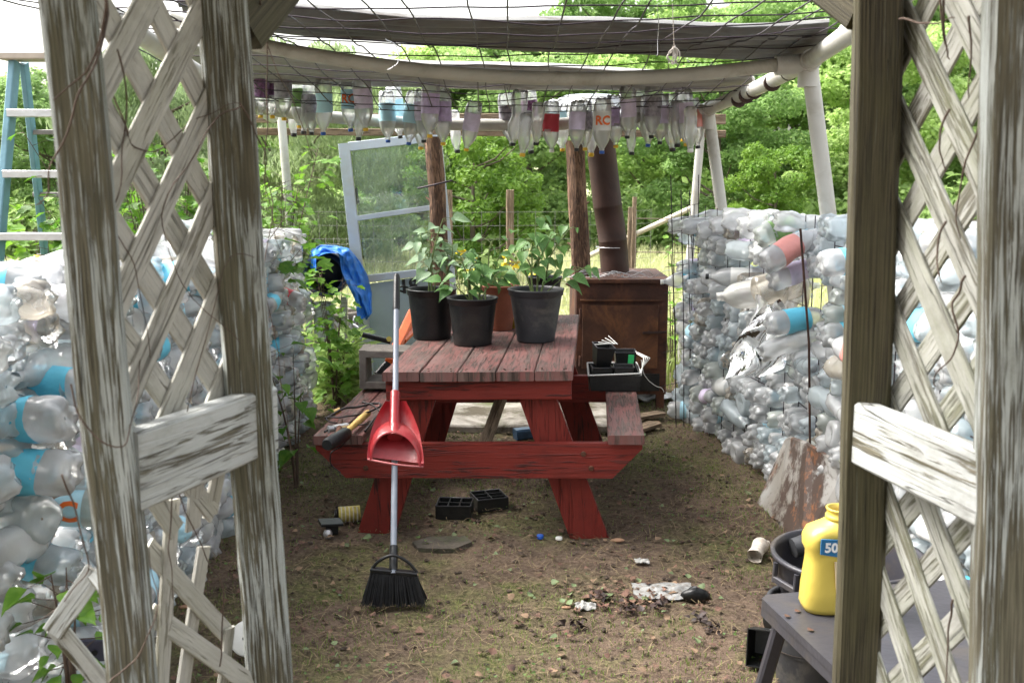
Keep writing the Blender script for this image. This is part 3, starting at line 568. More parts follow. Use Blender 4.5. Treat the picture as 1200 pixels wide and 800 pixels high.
# dry vine tendrils
def tendril(mb, pts, r=.0022, n=26, wob=.012, sd=0):
    P_ = [Vector(p) for p in pts]; out = []
    for i in range(n+1):
        u = i/n*(len(P_)-1); k = min(len(P_)-2, int(u)); t_ = u-k; a = P_[max(0, k-1)]; b = P_[k]; c = P_[k+1]; d_ = P_[min(len(P_)-1, k+2)]
        q = .5*((2*b) + (c-a)*t_ + (2*a-5*b+4*c-d_)*t_*t_ + (3*b-a-3*c+d_)*t_**3); out.append(q + noise.noise_vector((u*1.7+sd, sd*2.1, 0))*wob)
    mb.tube(out, [r*(1-.55*i/n) for i in range(n+1)], 5)
m = MB()
for k, pl in enumerate([[(125, -10, 1.4), (112, 60, 1.42), (60, 120, 1.43)], [(128, 0, 1.55), (108, 90, 1.44), (60, 190, 1.43), (48, 240, 1.5)],
        [(120, 90, 1.6), (150, 160, 1.62), (182, 178, 1.66), (230, 140, 1.78), (284, 121, 1.79)], [(284, 121, 1.79), (250, 150, 1.75), (210, 200, 1.7), (190, 260, 1.66), (215, 330, 1.7), (280, 400, 1.8)],
        [(284, 121, 1.8), (305, 170, 1.85), (318, 230, 1.95), (330, 300, 2.0)], [(305, -5, 1.9), (312, 70, 2.0), (310, 160, 2.05), (318, 240, 2.1), (312, 330, 2.1), (325, 430, 2.2), (342, 530, 2.3)],
        [(310, 20, 2.0), (318, 60, 2.05), (345, 120, 2.1), (368, 188, 2.15)], [(140, 60, 1.5), (150, 150, 1.58), (135, 250, 1.55), (165, 330, 1.6), (175, 420, 1.62)],
        [(85, 450, 1.43), (100, 500, 1.42), (150, 520, 1.44), (165, 430, 1.6), (190, 350, 1.7)], [(125, 800, 1.42), (160, 770, 1.42), (183, 710, 1.43), (178, 640, 1.5)],
        [(200, 560, 1.6), (196, 640, 1.6), (205, 700, 1.62)], [(255, 780, 1.75), (262, 700, 1.75), (240, 650, 1.7), (212, 560, 1.62), (262, 320, 1.76), (300, 305, 1.78)], [(70, 555, 1.43), (100, 640, 1.5), (82, 700, 1.6), (20, 740, 2.0)]]):
    tendril(m, [P(*q) for q in pl], .0022 if k < 2 else .0015, sd=k)
tag(m.build('dry_vine', VINE, origin=P(120, 300, 1.5)), 'dry brown vine tendrils wound round the left arbour posts', 'vine')
m = MB()
for k, pl in enumerate([[(1105, -5, 1.6), (1108, 50, 1.6), (1112, 70, 1.6)], [(1138, 20, 1.55), (1140, 60, 1.55), (1137, 115, 1.56)], [(1110, 130, 1.62), (1103, 170, 1.62), (1106, 200, 1.62)], [(1055, 22, 1.78), (1085, 28, 1.7), (1120, 25, 1.6)],
        [(1100, -5, 1.6), (1110, 60, 1.6)], [(1105, 260, 1.62), (1100, 300, 1.62), (1105, 330, 1.6)], [(1130, 320, 1.56), (1118, 360, 1.58), (1125, 400, 1.57), (1095, 440, 1.63), (1097, 455, 1.63)], [(1120, 700, 1.58), (1112, 745, 1.6), (1105, 800, 1.6)], [(1150, 130, 1.53), (1130, 200, 1.57), (1122, 280, 1.58)]]):
    tendril(m, [P(*q) for q in pl], .0022, sd=k+30, wob=.008)
tag(m.build('dry_vine', VINE, origin=P(1110, 300, 1.6)), 'short dry vine strands hanging in the right lattice', 'vine')
# ---------------------------------------------------------------- plastic pipe canopy frame
root = thing('pipe_canopy', 'white plastic pipe frame carrying the wire mesh roof over the yard', 'canopy', P(955, 400, 4.6).xy.to_3d())
def pipe(nm, pts, r, mat=PVC): m = MB(); m.tube(pts, r, 16); return m.build(nm, mat, root)
JF = P(948, 72, 4.6); JB = P(830, 128, 6.35)
pb = P(972, 262, 4.62); d = pb - P(955, 75, 4.6); pipe('leg', [JF, pb, pb + d*((pb.z+.03)/-d.z)], .036)
pb = P(857, 330, 6.4); d = pb - P(838, 130, 6.36); pipe('leg', [JB, pb, pb + d*(max(.1, (pb.z+.03))/-d.z)], .036)
q = P(822, 150, 7.5); pb = P(812, 262, 7.5); d = pb-q; pipe('leg', [q, pb, pb + d*((pb.z+.03)/-d.z)], .03)
q = P(329, 130, 7.2); pb = P(338, 236, 7.2); d = pb-q; pipe('leg', [q, pb, pb + d*((pb.z+.03)/-d.z)], .03)
q = P(250, 92, 5.2); pipe('leg', [q, Vector((q.x-.02, q.y, 1)), Vector((q.x-.02, q.y, -.03))], .036)
pipe('side_rail', [JB + (JB-JF)*.35, JB, P(890, 102, 5.4), JF, P(1000, 36, 3.75), P(1075, -20, 3.2)], .038)
LB = P(300, 126, 6.35); LF = P(200, 66, 4.5)
pipe('side_rail', [LB + (LB-LF)*.3, LB, LF, P(130, 18, 3.8), P(80, -15, 3.45)], .038)
def smooth_pts(pl, n=30):
    P_ = [Vector(p) for p in pl]; out = []
    for i in range(n+1):
        u = i/n*(len(P_)-1); k = min(len(P_)-2, int(u)); t_ = u-k; a = P_[max(0, k-1)]; b = P_[k]; c = P_[k+1]; d_ = P_[min(len(P_)-1, k+2)]
        out.append(.5*((2*b) + (c-a)*t_ + (2*a-5*b+4*c-d_)*t_*t_ + (3*b-a-3*c+d_)*t_**3))
    return out
pipe('cross_bar', smooth_pts([P(200, 22, 4.4), P(290, 50, 4.45), P(400, 70, 4.5), P(520, 85, 4.55), P(660, 92, 4.6), P(800, 88, 4.6), JF]), .03, PVC_CREAM)
pipe('cross_bar', smooth_pts([LB, P(370, 136, 6.35), P(500, 145, 6.35), P(640, 146, 6.35), P(750, 137, 6.35), JB]), .036)
# couplings and hose clamps
for c_, ax, r_ in ((JF, (JF - P(1000, 36, 3.75)).normalized(), .047), (JF - Vector((0, 0, .05)), Vector((0, 0, 1)), .045), (P(1000, 36, 3.8), (JF - P(1000, 36, 3.75)).normalized(), .045), (JB, (JB-JF).normalized(), .045), (JB - Vector((0, 0, .06)), Vector((0, 0, 1)), .043), (P(925, 76, 4.6), Vector((1, 0, .05)), .043)):
    m = MB(); m.tube([c_ - ax*.06, c_ + ax*.06], r_, 16); m.build('coupling', PVC, root)
for px, py, Y in ((866, 117, 5.75), (875, 112, 5.6), (884, 107, 5.5), (925, 84, 4.9), (905, 97, 5.15)):
    c_ = P(px, py, Y); ax = (JB-JF).normalized(); m = MB(); m.tube([c_ - ax*.007, c_ + ax*.007], .043, 14); m.build('clamp', RUSTP, root)
m = MB(); m.bar(P(250, 138, 7.4), P(850, 140, 7.4), .04, .07, (0, 0, 1), .004, 8, .004); m.bar(P(250, 154, 7.5), P(850, 157, 7.5), .04, .05, (0, 0, 1), .004, 8, .004); m.build('rear_batten', W_RAW, root)
# corrugated sheets
def corr(name, label, corners, mat, n=14, waves=6, amp=.018, th=.003):
    A, B, C_, D = [Vector(c) for c in corners]; rows = []   # A-B near edge, D-C far edge; waves across A->D
    nv = waves*8; 
    for j in range(nv+1):
        v = j/nv; a = A.lerp(D, v); b = B.lerp(C_, v); row = []
        for i in range(n+1):
            u = i/n; q = a.lerp(b, u); q = q + Vector((0, 0, amp*math.sin(v*waves*2*math.pi) + .02*noise.noise((u*4, v*2, waves)))) - Vector((0, 0, SAG*4*u*(1-u))); row.append(q)
        rows.append(row)
    m = MB(); m.grid(rows, smooth=True); m.grid([[q + Vector((0, 0, th)) for q in r] for r in rows][::-1], smooth=True); return tag(m.build(name, mat, origin=A), label, 'roof sheet', 'loose sheets lying on the wire roof')
SAG = .04
corr('roof_sheet', 'dark old corrugated metal sheet lying on the front of wire roof', (P(205, -4, 3.9), P(972, 27, 4.15), P(962, 64, 4.95), P(232, 26, 4.7)), SHEET1)
SAG = .03
corr('roof_sheet', 'pale corrugated sheet lying on the wire roof behind the cream pipe', (P(200, 52, 5.2), P(880, 86, 5.5), P(886, 101, 6.5), P(250, 92, 6.2)), SHEET2, waves=6, amp=.02)
# wire mesh roof
def mz(x, y):
    sag = .05*math.cos(x*1.2)
    z = 2.06 - (y-2.6)*.008 if y < 4.5 else 2.045 - (y-4.5)*.098
    return z - sag + .02*noise.noise((x*2.3, y*2.3, 0)) - (.015 if y < 4.3 else 0)
m = MB(); X0, X1 = -1.65, 1.42
k = 0; x = X0
while x <= X1:
    jx = random.uniform(-.02, .02); yy1 = 6.1 if abs(x-.0) > .12 else 5.5
    m.tube([(x + jx + .03*noise.noise((x*5, y*1.3, 1)), y, mz(x, y) + .006*noise.noise((x*9, y*6, 5))) for y in np.linspace(2.5, yy1, 30)], .003, 5, caps=False); x += .15
y = 2.55
while y < 6.15:
    m.tube([(x_, y + .045*noise.noise((x_*1.2, y*3, 7)), mz(x_, y) + .012*noise.noise((x_*4, y*5, 9))) for x_ in np.linspace(X0, X1, 36)], .0026, 5, caps=False); y += .25 if y < 4.6 else .22
m.tube([P(560, 95, 4.9), P(561, 130, 5.6)], .003, 5); m.tube([P(590, 96, 4.9), P(597, 128, 5.6)], .003, 5)
tag(m.build('wire_mesh_roof', WIRE, origin=(0, 2.5, 2)), 'sagging rusty wire mesh stretched over the pipe frame overhead', 'wire mesh')
# shredded scrap caught in the mesh, hanging wire loops
m = MB(); q = P(790, 55, 3.4); 
for k in range(9): tendril(m, [q, q + Vector((random.uniform(-.02, .02), 0, -.03)), q + Vector((random.uniform(-.015, .015), 0, -.055))], .003, 8, .01, k)
m.tube([q, P(788, 5, 3.3)], .0015, 4); tag(m.build('rag_scrap', simple('pale_rag', (.4, .36, .32), .8), origin=q), 'small pale rag scrap hanging from the wire mesh', 'rag')
m = MB(); tendril(m, [P(452, 45, 3.5), P(467, 58, 3.5), P(464, 75, 3.5), P(454, 82, 3.5)], .0018, 14, .006, 3); tendril(m, [P(770, 5, 3.3), P(771, 40, 3.4), P(769, 65, 3.4)], .0014, 14, .006, 5)
tag(m.build('loose_wire', STEEL, origin=P(452, 45, 3.5)), 'loose thin wire ends dangling from the mesh roof', 'wire')
# log posts
def log(label, px0, py0, px1, py1, Y, r, seed):
    a = P(px0, py0, Y); b = P(px1, py1, Y); d = b-a; lo = a if a.z < b.z else b; hi = b if a.z < b.z else a; dd = hi-lo; lo2 = lo - dd*((lo.z+.05)/dd.z)
    m = MB(); n = 22; rows = []
    for i in range(n+1):
        c = lo2.lerp(hi, i/n) + noise.noise_vector((seed, i*.25, 0))*.012
        rows.append([c + Vector((math.cos(2*math.pi*j/14), math.sin(2*math.pi*j/14), 0))*(r*(1 + .22*noise.noise((seed+j*.9, i*.12, 3)) + .1*noise.noise((seed+j*2.1, i*.6, 8)))*(1.08-.16*i/n)) for j in range(14)])
    m.grid(rows, True, False, lambda i, j: (j*.03, i*.1), 0, True)
    g_ = random.Random(seed)
    for s_ in range(3):
        c = lo2.lerp(hi, .45+.15*s_); a_ = g_.uniform(0, 6.28); m.tube([c, c + Vector((math.cos(a_)*.11, math.sin(a_)*.11, .05))], [.014, .006], 6)
    return tag(m.build('log_post', W_BARK, origin=(lo2.x, lo2.y, 0)), label, 'post', 'rough log posts at the back')
log('rough bark log post beside the glazed door, behind the pots', 515, 290, 507, 160, 6.75, .058, 3)
log('dark split log post just left of the rusty stove pipe', 682, 330, 674, 165, 6.55, .062, 9)
m = MB(); c = P(508, 217, 6.65); m.tube([c + Vector((-.1, 0, -.02)), c + Vector((0, -.07, 0)), c + Vector((.12, -.02, .03))], .006, 6); tag(m.build('wire_tie', WIRE, origin=c), 'dark wire tie wrapped round the log post by the door', 'wire')
# ---------------------------------------------------------------- plastic bottles
NS = 18
def bottle_geo(seed, crush=.3, kind='2l'):
    g = random.Random(seed)
    if kind == '2l':
        prof = [(.004, .014), (.018, .009), (.034, .001), (.045, .012), (.0515, .034), (.0545, .055), (.0535, .066), (.0545, .077), (.0545, .1), (.0525, .118), (.0545, .136), (.0525, .154), (.0545, .172), (.0545, .195), (.051, .219), (.043, .243), (.031, .265), (.019, .284), (.0142, .292), (.016, .2955), (.0135, .299), (.0135, .316)]
    elif kind == 'jug':
        prof = [(.004, .012), (.03, .006), (.05, .0), (.064, .006), (.07, .02), (.071, .06), (.071, .1), (.068, .112), (.071, .124), (.071, .17), (.067, .2), (.055, .225), (.035, .245), (.022, .258), (.02, .265), (.0225, .269), (.019, .273), (.019, .29)]
    else:
        prof = [(.004, .01), (.014, .007), (.024, .001), (.031, .008), (.034, .022), (.035, .04), (.033, .05), (.035, .06), (.035, .085), (.033, .095), (.035, .105), (.035, .125), (.033, .145), (.028, .165), (.02, .185), (.0142, .198), (.016, .201), (.0135, .205), (.0135, .22)]
    ph = [g.uniform(0, 6.28) for _ in range(12)]; sq = 1 - crush*g.uniform(.1, .55); sqa = g.uniform(0, 3.14); bx, by = g.uniform(-1, 1)*crush*.02, g.uniform(-1, 1)*crush*.02; H = prof[-1][1]
    dents = [(g.uniform(0, 6.28), g.uniform(.06, .22), g.uniform(.008, .03)*crush*1.3, g.uniform(.5, 1.1), g.uniform(.02, .05)) for _ in range(int(2 + crush*7))]
    def disp(r, z, a):
        k = min(1, max(0, (H*.9 - z)/(H*.25)))
        rr = r
        if kind != 'jug' and z < .03: rr *= 1 + .13*math.cos(5*a)*min(1, r/.04)
        if kind == 'jug': rr *= 1 + .07*math.cos(4*a)
        for (da, dz, dp, wa, wz) in dents:
            t_ = math.cos(a-da); 
            if t_ > 0: rr -= dp*k*math.exp(-((math.acos(min(1, t_))/wa)**2) - ((z-dz)/wz)**2)*min(1, r/.03)
        rr += crush*k*.0035*(math.sin(3*a + ph[0] + z*40) + math.sin(5*a + ph[1] - z*70))*min(1, r/.03)
        x, y = rr*math.cos(a), rr*math.sin(a); c, s = math.cos(sqa), math.sin(sqa)
        u, v = (x*c + y*s), (-x*s + y*c); v *= 1 - (1-sq)*k; x, y = u*c - v*s, u*s + v*c
        zz = z + (0.012*(1-math.cos(5*a))/2 if kind != 'jug' and z < .02 and r > .025 else 0)
        return (x + bx*(z/H)**2*H/.3*3, y + by*(z/H)**2*3, zz)
    return prof, disp
def bottle_arrays(seed, crush, kind='2l'):
    prof, disp = bottle_geo(seed, crush, kind); V = [disp(r, z, 2*math.pi*j/NS) for r, z in prof for j in range(NS)]
    Fq = [(i*NS+j, i*NS+(j+1) % NS, (i+1)*NS+(j+1) % NS, (i+1)*NS+j) for i in range(len(prof)-1) for j in range(NS)]
    # label
    z0, z1 = {'2l': (.08, .19), 'jug': (.07, .16), 's': (.06, .12)}[kind]; rl = {'2l': .0552, 'jug': .072, 's': .0356}[kind]; LV = []; nr = 9
    for i in range(nr):
        z = z0 + (z1-z0)*i/(nr-1)
        for j in range(NS):
            a = 2*math.pi*j/NS; LV.append(disp(rl, z, a))
    LF = [(i*NS+j, i*NS+(j+1) % NS, (i+1)*NS+(j+1) % NS, (i+1)*NS+j) for i in range(nr-1) for j in range(NS)]
    # cap
    H = prof[-1][1]; rc = .0195 if kind == 'jug' else .0152; q = disp(.0001, H, 0); CV = []; cp = [(rc*.9, H-.014), (rc, H-.012), (rc, H+.001), (rc*.9, H+.004), (.0005, H+.0045)]
    for r, z in cp:
        for j in range(NS): CV.append((q[0] + r*math.cos(2*math.pi*j/NS), q[1] + r*math.sin(2*math.pi*j/NS), z))
    CF = [(i*NS+j, i*NS+(j+1) % NS, (i+1)*NS+(j+1) % NS, (i+1)*NS+j) for i in range(4) for j in range(NS)]
    return (np.array(V), np.array(Fq)), (np.array(LV), np.array(LF)), (np.array(CV), np.array(CF))
VAR = [(bottle_arrays(i, c, k), k) for i, (c, k) in enumerate([(.2, '2l'), (.45, '2l'), (.65, '2l'), (.35, '2l'), (.9, '2l'), (.55, '2l'), (.12, '2l'), (.3, 'jug'), (.5, 's'), (.2, 's')])]
ARR = {}; ME = {}
def bmesh_of(vi, what, mat, smooth=True):
    key = (vi, what, mat.name)
    if key not in ME:
        (a, k) = VAR[vi]; V, Fq = a[what]; ME[key] = npmesh(('bottle', 'label', 'cap')[what], V, Fq, [mat], smooth=smooth)
    return ME[key]
def place_bottle(vi, M, pet, lbl, cap, label, group, cat='bottle', name='plastic_bottle'):
    o = bpy.data.objects.new(name, bmesh_of(vi, 0, pet)); COL.objects.link(o); o.matrix_world = M; tag(o, label, cat, group)
    if lbl: c = bpy.data.objects.new('wrapper', bmesh_of(vi, 1, lbl)); COL.objects.link(c); c.parent = o
    if cap: c = bpy.data.objects.new('cap', bmesh_of(vi, 2, cap)); COL.objects.link(c); c.parent = o
    return o
def axisM(pos, axis, s=1.0, roll=None, anchor=0.0):
    """matrix whose local +Z runs along axis; local point (0,0,anchor) lands on pos"""
    q = Vector(axis).normalized().to_track_quat('Z', 'Y').to_matrix().to_4x4(); rz = Matrix.Rotation(random.uniform(0, 6.28) if roll is None else roll, 4, 'Z')
    M = Matrix.Translation(pos) @ q @ rz @ Matrix.Scale(s, 4); return M @ Matrix.Translation((0, 0, -anchor))
# wall course lines (x, y) of the face towards the yard, and wall top height
WALLS = {'left': dict(pl=[(-1.16, 1.95), (-1.14, 3.0), (-1.2, 4.2), (-1.2, 5.3), (-1.25, 6.15)], out=-1, top=lambda y: 1.27 - .02*(y-2)),
         'right': dict(pl=[(1.3, 2.25), (1.27, 3.4), (1.29, 4.6), (1.17, 5.4), (1.0, 6.15)], out=1, top=lambda y: 1.35 - .037*(y-2.5))}
g = random.Random(21); cand = []
for side_, wd_ in WALLS.items():
    pl = [Vector((*p, 0)) for p in wd_['pl']]; segs = [(a, b, (b-a).length) for a, b in zip(pl[:-1], pl[1:])]; Ltot = sum(s[2] for s in segs)
    row = 0; z = .05
    while True:
        s = (.055 if row % 2 else 0) + g.uniform(0, .02); col = 0; any_ = False
        while s < Ltot:
            t_ = s
            for a, b, l in segs:
                if t_ <= l or (a, b, l) == segs[-1]: break
                t_ -= l
            c = a.lerp(b, min(1, t_/l)); d = (b-a).normalized(); n = Vector((d.y, -d.x, 0)) * (1 if side_ == 'right' else -1)
            n = n if n.x*wd_['out'] > 0 else -n
            if z < wd_['top'](c.y) - .03 + g.uniform(-.02, .03):
                any_ = True; keep = True
                if side_ == 'right' and 4.85 < c.y < 5.5 and .93 < z < 1.1: keep = g.random() < .12
                if side_ == 'right' and 4.2 < c.y < 5.0 and .72 < z < 1.02: keep = False
                if side_ == 'right' and 5.75 < c.y and .96 < z < 1.05: keep = False
                if side_ == 'left' and 5.3 < c.y and .86 < z < .93: keep = False
                if side_ == 'left' and c.y < 2.75 and .5 < z < .76 and c.y > 2.45: keep = False
                if keep:
                    p = c + Vector((0, 0, z + g.uniform(-.014, .014))) - n*g.uniform(-.04, .06); ax = n + Vector((g.gauss(0, .16), g.gauss(0, .2), g.gauss(0, .13)))
                    mode = g.random(); vi = g.choice([0, 1, 1, 2, 2, 3, 4, 4, 5, 5, 6]); 
                    if mode < .09: ax = d*g.choice([-1, -1, 1]) + Vector((g.gauss(0, .15), g.gauss(0, .15), g.gauss(0, .12))); p = p + n*.05 - ax.normalized()*.14
                    elif mode < .16: vi = g.choice([7, 7, 8, 9])
                    cand.append((side_, row, col, p, ax, vi, g.random(), g.random(), mode, c))
            s += .104 + g.uniform(-.006, .008); col += 1
        z += .088; row += 1
        if not any_: break
def inframe(p):
    v = p - Vector((0, 0, CH)); f = v.y*math.cos(PITCH) - v.z*math.sin(PITCH); u = v.x/f*F
    return f > .5 and abs(u) < 680, f
vis = [(inframe(c[3])[1], i) for i, c in enumerate(cand) if inframe(c[3])[0]]
# what the posts hide in the photograph counts as unseen when choosing the 245 individual ones
def hidden(c):
    v = c[3] - Vector((0, 0, CH)); f = v.y*math.cos(PITCH) - v.z*math.sin(PITCH); u = 600 + v.x/f*F
    return 85 < u < 150 or 255 < u < 305 or 1000 < u < 1050 or u > 1160
vis2 = sorted(v for v in vis if not hidden(cand[v[1]])); ind = set(i for _, i in vis2[:235])
LCH = [('blue', .46), ('sky', .3), ('white', .14), ('coral', .02), ('purple', .02), ('red', .02), ('green', .02), ('lilac', .02)]
def pick_lbl(r):
    for n, w_ in LCH:
        r -= w_
        if r < 0: return n
    return 'blue'
PETS = [('clear', PET, .64), ('bluish', PETB, .88), ('greenish', PETG, .96), ('tan', PETT, 1.01)]
stuff = {'left': [], 'right': []}; maxrow = {s: max(c[1] for c in cand if c[0] == s) for s in WALLS}
cc = {}
for i, c in enumerate(cand):
    if i not in ind: 
        if inframe(c[3])[0] or c[3].y < 3: stuff[c[0]].append(c)
        continue
    side_, row, col, p, ax, vi, r1, r2, mode, _ = c
    lb = pick_lbl(r2*3) if r2 < .3 else None; pn, pm = [(a, b) for a, b, t_ in PETS if r1 < t_][0]
    if vi == 7: pm, pn = MILK, 'milky'
    nm_ = {7: 'jug', 8: 'small bottle', 9: 'small bottle'}.get(vi, 'bottle')
    ft = maxrow[side_] - row; rt = f"course {ORD[ft]} from top" if ft < 8 else f"{ORD[row]} course from ground"
    rt = rt.replace('course ', '') + ' course' if ft < 8 else rt
    near = cc.setdefault((side_, row), 0); cc[(side_, row)] += 1
    desc = f"{pn} {nm_}{' with '+lb+' wrapper' if lb else ''}, {rt.replace(' course', '')} course, {ORD[near]} from near end of {side_} wall".replace('from ground course', 'from ground')
    desc = f"{pn} {nm_}{', '+lb+' wrapper' if lb else ''}, {side_} wall, {(ORD[ft]+' course down') if ft < 8 else (ORD[row]+' course up')}, {ORD[near]} from near end"
    place_bottle(vi, axisM(p, ax, g.uniform(.92, 1.06)), pm, LBL[lb] if lb else None, CAPS['blue' if r1 < .3 else 'black' if r1 < .5 else 'yellow'] if (r2 > .6) else None, desc, f'bottles stacked into the {side_} wall')
for side_, lst in stuff.items():
    VV = []; FF = []; MI = []; o_ = 0; mats = [PET, PETB, PETG, PETT, LBL['sky'], LBL['blue'], LBL['white'], LBL['lilac'], LBL['coral']]
    for (s_, row, col, p, ax, vi, r1, r2, mode, _) in lst:
        M = np.array(axisM(p, ax, g.uniform(.92, 1.06))); (bv, bf), (lv, lf_), _c = VAR[vi][0]
        mi = [k for k, (a, b, t_) in enumerate(PETS) if r1 < t_][0]
        VV.append(bv @ M[:3, :3].T + M[:3, 3]); FF.append(bf + o_); MI += [mi]*len(bf); o_ += len(bv)
        if r2 < .26:
            VV.append(lv @ M[:3, :3].T + M[:3, 3]); FF.append(lf_ + o_); MI += [4 + min(4, int((r2/.26)**1.8*5))]*len(lf_); o_ += len(lv)
    me = npmesh('bottle_wall_mass', np.concatenate(VV), np.concatenate(FF), mats, MI, True)
    tag(link('bottle_wall_mass', me), f'mass of clear plastic bottles filling the rest of the {side_} wall', 'bottles', kind='stuff')
# wire fences that hold the bottles
def hold_fence(label, side_, off, H, posts, yr):
    root = thing('bottle_fence', label, 'fence', (WALLS[side_]['pl'][0][0], WALLS[side_]['pl'][0][1], 0)); m = MB(); pl = WALLS[side_]['pl']
    pts = [Vector((x + off*WALLS[side_]['out'], y, 0)) for x, y in pl]
    for z in np.arange(.15, H, .15): m.tube([q + Vector((0, 0, z)) for q in pts], .0025, 4, caps=False)
    for a, b in zip(pts[:-1], pts[1:]):
        n = int((b-a).length/.15)
        for k in range(n):
            q = a.lerp(b, k/n); m.tube([q, q + Vector((random.uniform(-.01, .01), 0, H + random.uniform(-.02, .03)))], .0025, 4, caps=False)
    m.build('wire_panel', WIRE, root)
    for (x, y, h) in posts: m = MB(); m.tube([(x, y, -.05), (x + .01, y, h)], .012, 7); m.build('post', RUSTP, root)
hold_fence('rusty wire fence inside the right bottle wall', 'right', .03, 1.28, [(1.36, 3.0, 1.4), (1.3, 5.0, 1.3)], None)
hold_fence('rusty wire fence inside the left bottle wall', 'left', .12, 1.1, [(-1.3, 3.3, 1.2), (-1.36, 6.2, 1.1)], None)
# bare end of wire panel by the stove
root = thing('wire_fence_end', 'bare upright end of rusty wire fence right of the stove', 'fence', (.95, 5.9, 0)); m = MB()
for k, (px0, px1) in enumerate(((793, 786), (803, 799), (811, 808), (818, 822), (824, 812), (797, 791), (829, 833))):
    a = P(px0, 480, 5.9); b = P(px1, 205 + 18*(k % 3) + (60 if k > 4 else 0), 5.9); m.tube([(a.x, 5.9 + .03*k, 0), ((a.x+b.x)/2 + .01, 5.9 + .03*k, .6), (b.x, 5.9 + .03*k, b.z)], .0028, 5)
for z in (.25, .45, .63, .8, .95, 1.15, 1.3): m.tube([(.88, 5.9, z), (1.1, 6.05, z + random.uniform(-.02, .02))], .0022, 4)
m.build('wires', WIRE, root)
m = MB(); q = P(938, 268, 4.2); b = P(948, 402, 4.2); m.tube([(b.x + .06, 4.25, 0), b, (q.x, 4.2, q.z)], .005, 6); tag(m.build('rebar_stake', RUST, origin=(b.x, 4.2, 0)), 'thin dark steel stake standing in front of the right bottle wall', 'stake')
# ------------------------------------------------ featured wall pieces
def feat(px, py, Y, ax, vi, pm, lb, cap, desc, s=1.0, grp='bottles stacked into the right wall', anchor=.15, roll=None):
    return place_bottle(vi, axisM(P(px, py, Y), ax, s, roll, anchor), pm, LBL[lb] if lb else None, CAPS[cap] if cap else None, desc, grp)
feat(1005, 305, 3.75, (1, .15, .08), 3, PET, 'blue', None, 'bottle lying lengthways with blue wrapper beside the right inner post')
feat(925, 292, 4.35, (1, .5, .5), 0, PET, 'coral', None, 'bottle with coral red wrapper and purple edge, tilted up by the steel stake')
feat(935, 318, 4.45, (1, .4, .3), 3, PET, 'lilac', None, 'squashed bottle with lilac wrapper just below the coral one')
feat(920, 268, 4.75, (1, .2, .3), 5, PETG, 'green', None, 'bottle with faded green wrapper above the coral one')
feat(915, 290, 4.8, (1, .2, .35), 3, PET, 'blue', None, 'bottle with blue wrapper behind the coral one')
feat(935, 375, 4.3, (1, .3, .1), 0, PET, 'blue', None, 'bottle with blue wrapper below the tan scraps')
feat(930, 402, 4.3, (1, .1, .3), 5, PET, None, None, 'clear bottle lying lengthways under the blue wrapper bottle beside the stake')
feat(808, 326, 6.05, (-1, .1, -.05), 3, PET, 'blue', 'clear', 'bottle with blue wrapper lying sideways, end of right wall, upper gap')
feat(865, 325, 5.4, (-1, .2, .0), 0, PET, 'white', 'black', 'bottle with pale wrapper in the gap of the right wall')
feat(840, 322, 5.9, (-.3, .2, 1), 3, PET, 'blue', None, 'upright bottle with blue wrapper by the rear canopy leg')
GL = 'bottles stacked into the left wall'
feat(60, 452, 2.5, (-1, .25, .05), 1, PET, 'blue', None, 'large bottle with bright blue wrapper, left wall beside outer post', 1.05, GL)
feat(15, 492, 2.35, (-1, .3, -.1), 3, PET, 'blue', None, 'bottle with blue wrapper at the left picture edge, mid height', 1.1, GL)
feat(20, 550, 2.3, (-1, .2, 0), 5, PET, 'blue', None, 'crumpled bottle with blue wrapper below mid height at left edge', 1.05, GL)
feat(50, 608, 2.3, (-1, .35, .05), 7, PETB, None, None, 'big clear jug with round ribbed base at the left edge', .95, GL, .01)
feat(25, 655, 2.35, (-1, .2, .1), 3, PETB, 'blue', None, 'bottle with torn blue wrapper under the big clear jug', 1.0, GL)
feat(70, 355, 2.6, (-1, .3, 0), 0, PET, None, None, 'smooth clear bottle lying lengthways near top beside outer left post', 1.05, GL)
feat(205, 325, 3.4, (1, .3, .1), 3, PET, 'blue', 'yellow', 'bottle with blue wrapper seen through left lattice near wall top', 1.05, GL)
feat(235, 330, 3.7, (-1, .3, .1), 0, PETB, 'sky', None, 'bottle with sky blue wrapper seen through left lattice, second down', 1.05, GL)
feat(330, 345, 5.6, (-1, .3, .3), 3, PET, 'red', None, 'bottle with dark red wrapper near far end of the left wall', 1.0, GL)
